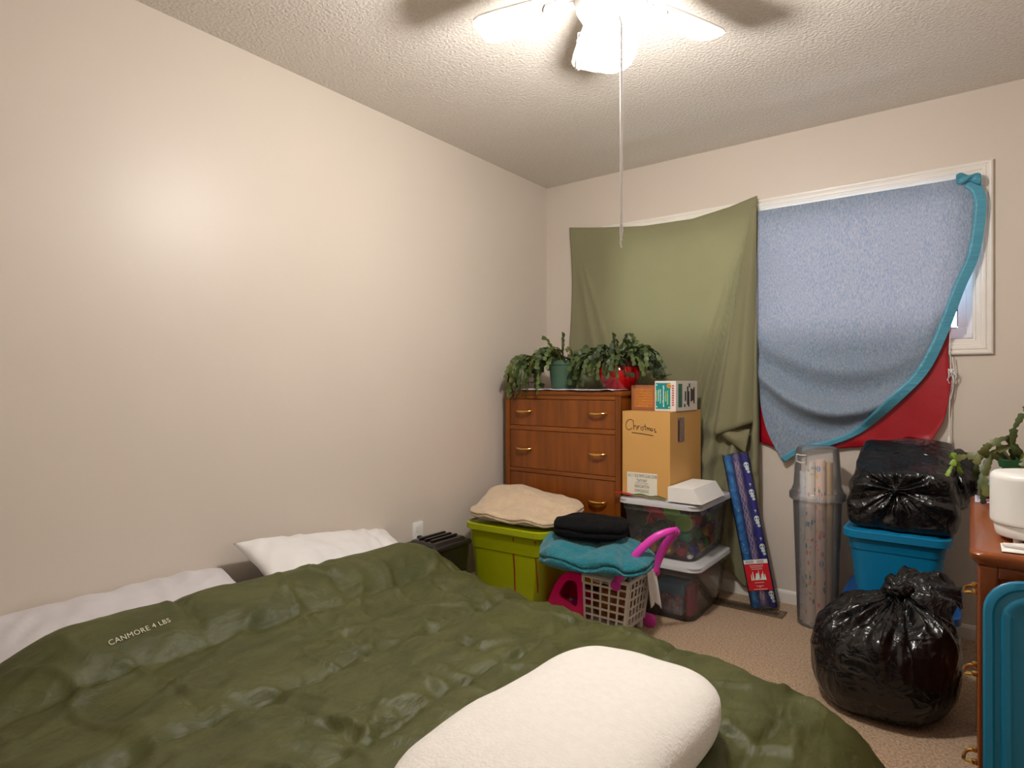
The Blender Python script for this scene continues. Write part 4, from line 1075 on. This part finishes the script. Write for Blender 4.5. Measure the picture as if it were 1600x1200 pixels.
tcx, tcy = -.588, 3.185
tb_ = thing('wrapping_paper_bin', (tcx, tcy, 0), 'tall milky plastic bin holding rolls of wrapping paper', 'storage bin')
g = G(); g.lathe((tcx, tcy, 0), [(.001, .002), (.080, .002), (.086, .008), (.095, .30), (.106, .600)], 40); g.F.pop(); g.mk('tub', M_milk, tb_)
g = G(); g.lathe((tcx, tcy, 0), [(.1062, .588), (.112, .588), (.121, .596), (.122, .622), (.116, .630), (.1045, .630), (.1035, .60)], 40); g.mk('rim', M_milk, tb_)
g = G(); g.lathe((tcx, tcy, 0), [(.107, .631), (.112, .634), (.103, .66), (.094, .815), (.086, .836), (.07, .842), (.001, .842)], 40); g.F.pop(-2); g.mk('lid', M_milk, tb_)
for s_ in (-1, 1):
    a = -PI/2-.62+.32*s_
    P_ = lambda r, z: (tcx+r*math.cos(a), tcy+r*math.sin(a), z)
    G().tube([P_(.097, .80), P_(.103, .76), P_(.100, .79)], .004, 6).mk('latch_rib', M_milk, tb_)
pts = [(tcx+.0965*math.cos(a), tcy+.0965*math.sin(a), z) for a, z in ((-2.5, .805), (-2.19, .803), (-1.87, .805), (-1.87, .772), (-2.19, .768), (-2.5, .772), (-2.5, .805))]
G().tube(pts, .003, 6).mk('latch', M_white, tb_)
for da in (.35, .62):
    a = -PI/2-.62+da+.35; G().box(tcx+.108*math.cos(a)-.002, tcx+.108*math.cos(a)+.002, tcy+.108*math.sin(a)-.003, tcy+.108*math.sin(a)+.003, .52, .588).mk('rib', M_milk, tb_, smooth=False)
pm = [mat('cream_figure_paper', (236, 228, 218), .5, vscale=34, rgb2=(120, 170, 180)), mat('pink_floral_paper', (240, 200, 196), .5, vscale=26, rgb2=(236, 214, 180)), mat('tan_paper', (214, 180, 130), .5, var=.05), mat('white_snow_paper', (222, 226, 230), .5, vscale=30, rgb2=(196, 204, 214)), mat('pastel_blue_paper', (190, 214, 226), .5, vscale=22, rgb2=(232, 190, 196))]
ramp = [x for x in pm[0].node_tree.nodes if x.type == 'VALTORGB'][0].color_ramp; ramp.elements[0].position = .60; ramp.elements[1].position = .68
nm_ = ('cream roll printed with small figures', 'pink floral roll', 'tan brown roll', 'pale grey snow patterned roll', 'pastel blue and pink roll')
for k, (dx, dy, h, r) in enumerate(((-.020, -.050, .775, .021), (.022, -.046, .785, .021), (.050, -.008, .77, .021), (-.052, -.012, .72, .022), (.0, .02, .76, .024))):
    x, y = tcx+dx, tcy+dy
    g = G(); g.lathe((x, y, .014), [(.001, 0), (r, 0), (r, h-.014), (r*.75, h-.014), (r*.75, h-.06), (.001, h-.06)], 18)
    o = g.mk('wrapping_roll', pm[k], label='%s standing in the milky bin' % nm_[k], cat='wrapping paper', group='rolls in the milky bin')
    if k in (0, 1, 3):
        g = G(); R = random.Random(k+50); cs = [((70, 140, 170), 'blue'), ((226, 120, 130), 'rose'), ((230, 180, 110), 'amber')]
        for c, nm in cs:
            g = G()
            for q in range(16):
                a = R.uniform(-PI, 0.3); z = R.uniform(.05, h-.03); s_ = R.uniform(.004, .010 if k != 1 else .016)
                n = 8; rr_ = r+.0006
                pts = [(x+rr_*math.cos(a+s_/r*.6*math.cos(2*PI*j/n)), y+rr_*math.sin(a+s_/r*.6*math.cos(2*PI*j/n)), z+s_*math.sin(2*PI*j/n)*(1.4 if k == 0 else 1)) for j in range(n)]
                g.add(pts, [tuple(range(n))])
            g.mk('%s_print' % nm, mat('paper_%s_%d' % (nm, k), c if k != 3 else (176, 190, 206), .5, var=.1), o, smooth=False, kind='stuff')

# ================================================================== turquoise totes and black bags
simple_tote('blue_storage_tote', (-.245, 3.115), .208, .225, .236, M_navy, 'wide blue storage tote at the bottom of the stack by the wall', taper=.02)
simple_tote('turquoise_storage_tote', (-.256, 3.135), .190, .205, .288, M_turq, 'turquoise lidded storage tote stacked below a black bag', z0=.236, taper=.03)
TZ = .236+.288-.003
def box_bag():
    N, Mr = 240, 130; hx, hy, h = .196, .190, .365; c = (-.236, 3.150, TZ+.002); rings = []
    R = random.Random(6); ph = [R.uniform(0, 6.28) for _ in range(12)]
    kx, kz = -.012, .175       # knot on the front face (local x, height)
    for j in range(Mr+1):
        cr, sz = sqh(j/Mr, 9); ring = []
        for i in range(N):
            cx, cy = sqp(i/N, 7)
            x = hx*cx*cr; y = hy*cy*cr; z = h*(sz+1)/2
            zf = z/h
            x *= lerp(1.0, .90, ss(.2, 1, zf)); 
            if x < 0: x *= lerp(1, .78, ss(.55, 1, zf)*ss(-.2, 1, -y/hy+.2))
            z *= lerp(1, lerp(.70, 1, ss(-1.0, .75, y/hy)), ss(.25, 1, zf))
            x += .014*nz(x*6+3, y*6, z*6)*cr; y += .012*nz(x*5, y*5+7, z*5)
            z += .016*nz(x*6, y*6, 3)*ss(.5, 1, zf)
            if cy < -.3:          # creases gathered to the knot
                dx, dz = x-kx, z-kz; r = math.hypot(dx, dz); an = math.atan2(dz, dx)
                cre = 0
                for q, m_ in enumerate((7, 11, 17, 23)):
                    cre += (1-abs(math.sin(an*m_/2+ph[q]+1.2*nz(r*8, an, q)))*2)*(.5 if q else .6)/(1+q*.4)
                fall = math.exp(-r/.13)
                y += -.026*cre*fall*ss(0, .03, r)*(-cy)
                y += .022*math.exp(-(r/.05)**2)
                y -= .020*math.exp(-(r/.02)**2)
            w_ = (1-abs(nz(x*9+z*4, y*9, z*11))*2.2); y -= .006*max(0, w_)*(1 if cy < 0 else -1); x += .006*max(0, w_)*(1 if cx > 0 else -1)
            ring.append((c[0]+x, c[1]+y, c[2]+max(0, z)))
        rings.append(ring)
    return G().loft(rings)
bb = box_bag().mk('garbage_bag', M_poly, smooth=2, label='square black garbage bag tied in front, resting on turquoise tote', cat='bag')
# loose neck at the side of the bag
P = []; R = random.Random(8)
for i in range(61):
    u = i/60; row = []
    for j in range(33):
        v = j/32; a = u*2*PI
        r = .030+.095*math.sin(PI*min(1, v*.85+.1))
        k = 1+.22*v*math.sin(a*7+2*nz(v*3, u*4))+.10*math.sin(a*13+v*4)
        x = -.095+.08*v+r*.52*k*math.cos(a); y = 3.18+.02*v+r*.85*k*math.sin(a); z = TZ+.28-.14*v+r*.75*k*math.sin(a+.7)
        row.append((min(x, .035), min(y, 3.375), max(z, TZ+.01)))
    P.append(row)
G().grid(P).mk('loose_side', M_poly, bb, smooth=2)
def round_bag():
    c = (-.252, 2.585, .0); N, Mt = 220, 120; rings = []
    prof = [(0, .002, 0.0), (.10, .003, .62), (.2, .02, .88), (.32, .10, 1.0), (.42, .165, 1.0), (.55, .255, .96), (.68, .315, .82), (.80, .350, .58), (.90, .372, .33), (.96, .386, .16), (1.0, .400, .085)]
    pz = [(a, b) for a, b, _ in prof]; pr_ = [(a, d) for a, _, d in prof]
    R = random.Random(3); ph = [R.uniform(0, 6.28) for _ in range(20)]
    for i in range(Mt+1):
        t = i/Mt; ring = []
        def sm(pts): return (interp(pts, t-.03)+2*interp(pts, t)+interp(pts, t+.03))/4
        z0 = sm(pz); r0 = sm(pr_) if t > .03 else t*6.2
        for j in range(N):
            a = 2*PI*j/N; A = ss(.40, .85, t)
            cre = 0
            for q, m_ in enumerate((6, 9, 14, 21, 31)):
                cre += (1-2*abs(math.sin(a*m_/2+ph[q]+.9*nz(math.cos(a)*2, math.sin(a)*2, t*3+q))))/(1+.55*q)
            k = 1+.045*nz(math.cos(a)*1.4, math.sin(a)*1.4, t*2.2)*2*ss(0, .2, t)
            kk = k+.050*cre*A*(.6+.9*t)
            w_ = max(0, 1-abs(nz(math.cos(a)*5, math.sin(a)*5, t*7))*2.3)
            kk += .018*w_*ss(.15, .3, t)
            x = .232*r0*kk*math.cos(a); y = .285*r0*kk*math.sin(a)
            z = z0+(.010*cre*A+.008*w_)*ss(.3, .6, t)*(1-ss(.9, 1, t)*.6)
            # sag to a fold on the near side
            z += .022*math.exp(-((t-.36)/.06)**2)*math.sin(a*2+1)*ss(.2, .3, t)
            kx, ky = .040*ss(.5, 1, t), -.030*ss(.5, 1, t)
            ring.append((min(c[0]+x+kx, -.018), c[1]+y+ky, max(.002, z)))
        rings.append(ring)
    return G().loft(rings)
rb_ = round_bag().mk('garbage_bag', M_poly, smooth=2, label='large round black garbage bag with knotted top on the carpet', cat='bag')
kc = Vector((-.212, 2.555, .405))
g = G()
for q in range(5):
    a0 = q*1.25; pts = [kc+Vector((.032*math.cos(a0+k*.35)*(1+.2*math.sin(k)), .032*math.sin(a0+k*.35), .012*math.sin(k*.9+q)+.004*q-.004)) for k in range(12)]
    g.tube(pts, [.010+.007*abs(math.sin(k*1.1+q)) for k in range(12)], 8)
g.mk('knot', M_poly, rb_, smooth=2)
P = []
for i in range(121):
    u = i/120; a = u*2*PI; row = []
    for j in range(25):
        v = j/24; r = .014+.105*v**.8
        rip = .16*v*math.sin(a*7+1.5*nz(u*9, v*3))+.10*v*math.sin(a*15)+.25*v*nz(math.cos(a)*2, math.sin(a)*2, v*2)
        q = kc+Vector((.060*v+.02, .035*v, .012+.035*v*(1-v)*2-.012*v))
        e_ = q+Vector((r*1.05*math.cos(a), r*.60*math.sin(a), r*(.62*math.sin(a)+rip)*.75)); e_.x = min(e_.x, -.030-.004*math.sin(a*9)); row.append(e_)
    P.append(row)
tp = G().grid(P).mk('tied_top', M_poly, rb_, smooth=2)

# ================================================================== low dresser on the right with things on it
DX0, DX1, DY0, DY1, DT = .004, .47, 1.735, 2.585, .762
dr = thing('low_dresser', ((DX0+DX1)/2, (DY0+DY1)/2, 0), 'low brown wooden dresser with rounded top and brass pulls', 'dresser')
cx, cy = (DX0+DX1)/2, (DY0+DY1)/2
G().loft([rr(cx, cy, (DX1-DX0)/2+.010-e, (DY1-DY0)/2+.012-e, .028, DT+z, 8) for z, e in ((-.034, .014), (-.030, .008), (-.018, .001), (-.008, .0), (-.002, .004), (0, .012))]).mk('top', M_woodt, dr)
for x0, x1, y0, y1 in ((DX0+.006, DX0+.042, DY0+.004, DY0+.034), (DX1-.042, DX1-.006, DY0+.004, DY0+.034), (DX0+.006, DX0+.042, DY1-.034, DY1-.004), (DX1-.042, DX1-.006, DY1-.034, DY1-.004)):
    G().box(x0, x1, y0, y1, 0, DT-.034, .004).mk('post', M_woodr, dr, smooth=False)
G().box(DX0+.042, DX1-.042, DY0+.012, DY0+.028, .07, DT-.034).mk('end_panel', M_woodr, dr, smooth=False)
G().box(DX0+.042, DX1-.042, DY0+.006, DY0+.012, DT-.060, DT-.034, .002).mk('end_rail', M_woodr, dr, smooth=False)
G().box(DX0+.042, DX1-.042, DY1-.028, DY1-.012, .07, DT-.034).mk('end_panel', M_woodr, dr, smooth=False)
G().box(DX1-.024, DX1-.010, DY0+.034, DY1-.034, .07, DT-.034).mk('back_panel', M_woodr, dr, smooth=False)
for z0, z1 in ((.535, .715), (.325, .520), (.10, .310)):
    d = G().box(DX0+.006, DX0+.026, DY0+.038, DY1-.038, z0, z1, .003).mk('drawer', M_woodr, dr, smooth=False)
    zc = (z0+z1)/2
    for yc in (1.925,):
        g = G(); pts = catmull([(DX0+.006, yc-.032, zc), (DX0-.016, yc-.026, zc-.006), (DX0-.022, yc, zc-.012), (DX0-.016, yc+.026, zc-.006), (DX0+.006, yc+.032, zc)], 5)
        g.tube(pts, .0042, 8)
        for q in (-.032, .032): g.lathe((DX0+.001, yc+q, zc), [(.001, -.007), (.007, -.005), (.008, 0), (.007, .005), (.001, .007)], 10)
        g.mk('handle', M_brass, d)
# lid leaning on the near end of the dresser
def lid_lean():
    W, Hh, r = .47, .715, .075; t = thing('tote_lid', (.25, 1.60, .0), 'teal plastic tote lid leaning on end against the low dresser', 'lid')
    cx_, x0 = .018+W/2, 0
    up = Vector((0, .120, Hh)).normalized(); ex_ = Vector((1, 0, 0)); fn = ex_.cross(up)       # faces the camera (-y)
    base = Vector((cx_, 1.595, .008))
    prof = [(0, .0), (0, .012), (.004, .016), (.016, .016), (.020, .010), (.030, .010), (.034, .014), (.046, .014), (.052, .008), (.070, .008), (.076, .003)]
    rings = [[base+ex_*p[0]+up*(p[1])+fn*h for p in rr(0, Hh/2, W/2-e, Hh/2-e, max(.012, r-e*.7), 0, 9)] for e, h in prof]
    G().loft(rings).mk('panel', M_lidb, t)
    return t
lid_lean()
# round white device with a punched grille
pu = thing('air_purifier', (.118, 1.935, DT), 'round white air purifier with a punched grille on the dresser', 'appliance')
ac = (.126, 1.915, DT)
G().lathe(ac, [(.001, .012), (.080, .012), (.082, .016), (.086, .040), (.0855, .041)], 48).mk('base', M_white, pu)
for k in range(4):
    a = k*PI/2+.9; G().lathe((ac[0]+.066*math.cos(a), ac[1]+.066*math.sin(a), DT), [(.008, 0.0005), (.009, .002), (.009, .012), (.001, .012)], 10).mk('foot', M_white, pu)
NA, NR, z0_, z1_ = 216, 38, .048, .150
def rim_(r, z): return [(ac[0]+r*math.cos(2*PI*k/NA), ac[1]+r*math.sin(2*PI*k/NA), ac[2]+z) for k in range(NA)]
rings = [rim_(.084, .042), rim_(.0905, .043)]+[rim_(.0925, lerp(z0_, z1_, k/NR)) for k in range(NR+1)]+[rim_(r, z) for r, z in ((.090, .158), (.084, .163), (.070, .165), (.001, .165))]
g = G(); V_ = [p for r in rings for p in r]; F_ = []
for q in range(len(rings)-1):
    for k in range(NA):
        ang = (2*PI*k/NA+PI) % (2*PI)-PI; row = q-2
        hole_ = 3 <= row <= 34 and row % 2 and -1.67 < ang < 0 and (k+(row//2) % 2) % 2 == 0
        if not hole_: F_.append((q*NA+k, q*NA+(k+1) % NA, (q+1)*NA+(k+1) % NA, (q+1)*NA+k))
F_.append(tuple(range((len(rings)-1)*NA, len(rings)*NA)))
o = g.add(V_, F_).mk('housing', M_white, pu); solid(o, .0018, -1)
G().lathe(ac, [(.001, .044), (.076, .044), (.076, .152), (.001, .152)], 40).mk('inner_core', M_white, pu)
# paper and cable under it
P = [[(lerp(.052, .34, u), lerp(1.742, 1.83, v)+.02*u, DT+.0025+.006*math.sin(u*6)*v) for v in (0, .33, .66, 1)] for u in [k/12 for k in range(13)]]
o = G().grid(P).mk('paper_sheet', M_cardw, smooth=2, label='white paper tucked below the round air purifier', cat='paper'); solid(o, .001, 1)
G().tube(catmull([(.056, 1.785, DT+.010), (.10, 1.772, DT+.012), (.16, 1.760, DT+.012), (.24, 1.765, DT+.011), (.36, 1.79, DT+.010)], 6), .0045, 8).mk('white_cable', M_white, label='white cable lying on paper before the air purifier', cat='cable')
# toy camera
ty = thing('toy_camera', (.045, 2.49, DT), 'small pink toy camera with dark lens window on the dresser', 'toy')
G().box(.022, .075, 2.455, 2.525, DT+.0015, DT+.050, .009).mk('body', mat('pale_pink_plastic', (228, 150, 156), .4), ty)
G().box(.0195, .0225, 2.470, 2.512, DT+.012, DT+.040, .001).mk('lens_window', M_blackp, ty, smooth=False)
G().box(.026, .055, 2.4525, 2.4555, DT+.012, DT+.038, .001).mk('lens_window', M_blackp, ty, smooth=False)
G().lathe((.05, 2.49, DT+.050), [(.001, 0), (.016, 0), (.016, .006), (.012, .009), (.001, .009)], 16).mk('button', mat('aqua_plastic', (110, 200, 196), .4), ty)
P = [[(lerp(.006, .06, u), lerp(2.435, 2.56, v), DT+.0008+.012*ss(.35, 0, u)*math.sin(v*3)) for v in [k/8 for k in range(9)]] for u in [k/8 for k in range(9)]]
o = G().grid(P).mk('picture_card', mat('lilac_card', (176, 176, 206), .5, rgb2=(206, 206, 224)), smooth=2, label='pale lilac card below the pink toy camera', cat='card'); solid(o, .0008, 1)
# planter with a strap-leaved cactus
pc = thing('potted_plant', (.25, 2.40, DT), 'drooping strap leaved cactus in long dark green planter', 'plant')
G().loft([rr(.245, 2.42, .175+e, .072+e, .02, DT+z, 5) for z, e in ((0.0005, -.02), (.006, -.016), (.125, -.002), (.126, .006), (.148, .008), (.149, .001), (.13, -.004), (.12, -.006))]).mk('planter', M_planter, pc)
G().loft([rr(.245, 2.42, .165, .062, .018, DT+z, 5) for z in (.118, .134)]).mk('soil', M_soil, pc)
def strap(root, pts, wdt, m, nseg=None, twist=0):
    C = catmull(pts, 4); 
    for i in range(0, len(C)-1, 4):
        seg = C[i:i+5]; d = seg[-1]-seg[0]
        if d.length < 1e-4: continue
        g = G(); nrm = Vector((.5*math.sin(i+twist), -1, .35)); 
        if abs(d.normalized().dot(nrm.normalized())) > .95: nrm = Vector((1, 0, .2))
        segment(g, seg[0], d, nrm, d.length*1.06, wdt*random.uniform(.8, 1.15), .0022); g.mk('leaf', m, root)
random.seed(11); bz = DT+.14
S = [[(.12, 2.40, bz), (.085, 2.37, bz+.075), (.045, 2.36, bz+.055), (.020, 2.36, bz+.020), (.008, 2.36, bz-.01)],
     [(.13, 2.40, bz), (.10, 2.38, bz+.05), (.06, 2.37, bz+.035), (.03, 2.37, bz+.012)],
     [(.09, 2.41, bz), (.055, 2.38, bz+.03), (.025, 2.35, bz-.03), (.022, 2.335, bz-.085), (.026, 2.33, bz-.125)],
     [(.08, 2.40, bz), (.045, 2.36, bz+.018), (.030, 2.335, bz-.04), (.034, 2.325, bz-.10)],
     [(.10, 2.43, bz), (.06, 2.42, bz+.02), (.022, 2.41, bz+.012), (-.012, 2.42, bz+.006), (-.045, 2.45, bz-.008)],
     [(.10, 2.40, bz), (.095, 2.37, bz+.05), (.098, 2.36, bz+.10), (.118, 2.36, bz+.145)],
     [(.11, 2.40, bz), (.13, 2.36, bz+.03), (.118, 2.335, bz-.005), (.113, 2.332, bz-.05)],
     [(.15, 2.40, bz), (.155, 2.36, bz+.035), (.15, 2.335, bz), (.148, 2.33, bz-.05)],
     [(.14, 2.42, bz), (.15, 2.40, bz+.08), (.135, 2.38, bz+.14), (.13, 2.37, bz+.17)],
     [(.17, 2.42, bz), (.19, 2.38, bz+.08), (.17, 2.36, bz+.13), (.15, 2.36, bz+.12)],
     [(.20, 2.42, bz), (.19, 2.37, bz+.05), (.185, 2.335, bz+.01), (.18, 2.33, bz-.05)],
     [(.24, 2.42, bz), (.25, 2.37, bz+.07), (.23, 2.34, bz+.03), (.225, 2.33, bz-.04)],
     [(.28, 2.42, bz), (.31, 2.38, bz+.09), (.34, 2.36, bz+.05), (.35, 2.35, bz)],
     [(.33, 2.42, bz), (.36, 2.40, bz+.07), (.40, 2.39, bz+.04), (.43, 2.38, bz-.02)],
     [(.09, 2.44, bz), (.06, 2.46, bz+.05), (.03, 2.47, bz+.03), (.01, 2.47, bz-.02), (.008, 2.47, bz-.07)]]
for k, s_ in enumerate(S): strap(pc, s_, .022, [M_leafo, M_leafo, M_leafd][k % 3], twist=k)
for k, s_ in enumerate(([(-.045, 2.45, bz-.008), (-.052, 2.44, bz-.028), (-.066, 2.43, bz-.062)], [(-.045, 2.45, bz-.008), (-.036, 2.45, bz-.03), (-.030, 2.46, bz-.055)], [(-.045, 2.45, bz-.008), (-.05, 2.46, bz+.01), (-.052, 2.47, bz-.01)])):
    strap(pc, s_, .018, M_leafy, twist=k)

# ================================================================== ceiling fan with lamp
FX, FY = -.850, 1.615
fan = thing('ceiling_fan', (FX, FY, 2.04), 'white ceiling fan with lit glass shade and long pull cord', 'ceiling fan')
FC = (FX, FY, 0)
G().lathe(FC, [(.001, 2.36), (.03, 2.36), (.065, 2.385), (.075, 2.43), (.075, 2.4395), (.001, 2.4395)], 32).mk('canopy', M_white, fan)
G().lathe(FC, [(.001, 2.205), (.060, 2.205), (.085, 2.215), (.105, 2.245), (.108, 2.30), (.090, 2.335), (.05, 2.35), (.018, 2.352), (.018, 2.37), (.001, 2.37)], 40).mk('motor_housing', M_white, fan)
G().lathe(FC, [(.001, 2.165), (.052, 2.165), (.056, 2.175), (.050, 2.205), (.001, 2.206)], 32).mk('switch_housing', M_white, fan)
M_blade = mat('fan_blade_white', (224, 220, 212), .45, var=.02)
for k in range(6):
    a = math.radians(129+60*k); ca, sa = math.cos(a), math.sin(a)
    V = []
    def bl_pt(r, w_, dz): 
        z = 2.292+w_*.20+dz; return (FX+r*ca-w_*sa, FY+r*sa+w_*ca, z)
    top = []; prof = [(.150, .040), (.17, .050), (.25, .056), (.36, .062), (.42, .062), (.445, .052), (.455, .030)]
    ring = [(r, w_) for r, w_ in prof]+[(r, -w_) for r, w_ in reversed(prof)]
    b = G().loft([[bl_pt(r, w_, 0) for r, w_ in ring], [bl_pt(r, w_, .006) for r, w_ in ring]]).mk('blade', M_blade, fan, smooth=False)
    g = G(); rg2 = [(.085, .016), (.13, .014), (.16, .034), (.20, .030), (.215, .012)]; ring = [(r, w_) for r, w_ in rg2]+[(r, -w_) for r, w_ in reversed(rg2)]
    g.loft([[bl_pt(r, w_, -.007) for r, w_ in ring], [bl_pt(r, w_, -.0005) for r, w_ in ring]]).mk('blade_bracket', M_white, b, smooth=False)
# lamp: glass bowl that gives the room its light
G().lathe(FC, [(.001, 2.062), (.03, 2.066), (.058, 2.082), (.074, 2.108), (.076, 2.132), (.064, 2.156), (.05, 2.1645), (.001, 2.1645)], 40).mk('lamp_glass', M_glow, fan, label='glowing white glass lamp shade')
px_, py_ = -.790, 1.560
g = G(); g.tube([(FX+.045, FY-.02, 2.178), (px_-.006, py_+.003, 2.172), (px_, py_, 2.15), (px_+.001, py_, 1.585)], .0044, 8)
g.tube([(px_+.001, py_, 1.60), (px_-.002, py_, 1.565), (px_+.001, py_, 1.54)], .0030, 6); g.tube([(px_+.001, py_, 1.60), (px_+.004, py_, 1.57), (px_-.002, py_, 1.535), (px_+.001, py_, 1.52)], .0026, 6)
g.lathe((px_-.0005, py_, 1.537), [(.001, 0), (.0035, .002), (.0035, .006), (.001, .008)], 8)
g.mk('pull_cord', M_cotton, fan)
g = G(); g.tube([(FX-.05, FY-.04, 2.175), (FX-.078, FY-.058, 2.17), (FX-.080, FY-.060, 2.15), (FX-.080, FY-.060, 2.10)], .0015, 6)
g.lathe((FX-.080, FY-.060, 2.06), [(.001, 0), (.006, .002), (.0075, .02), (.005, .038), (.001, .042)], 12); g.mk('pull_chain', M_white, fan)
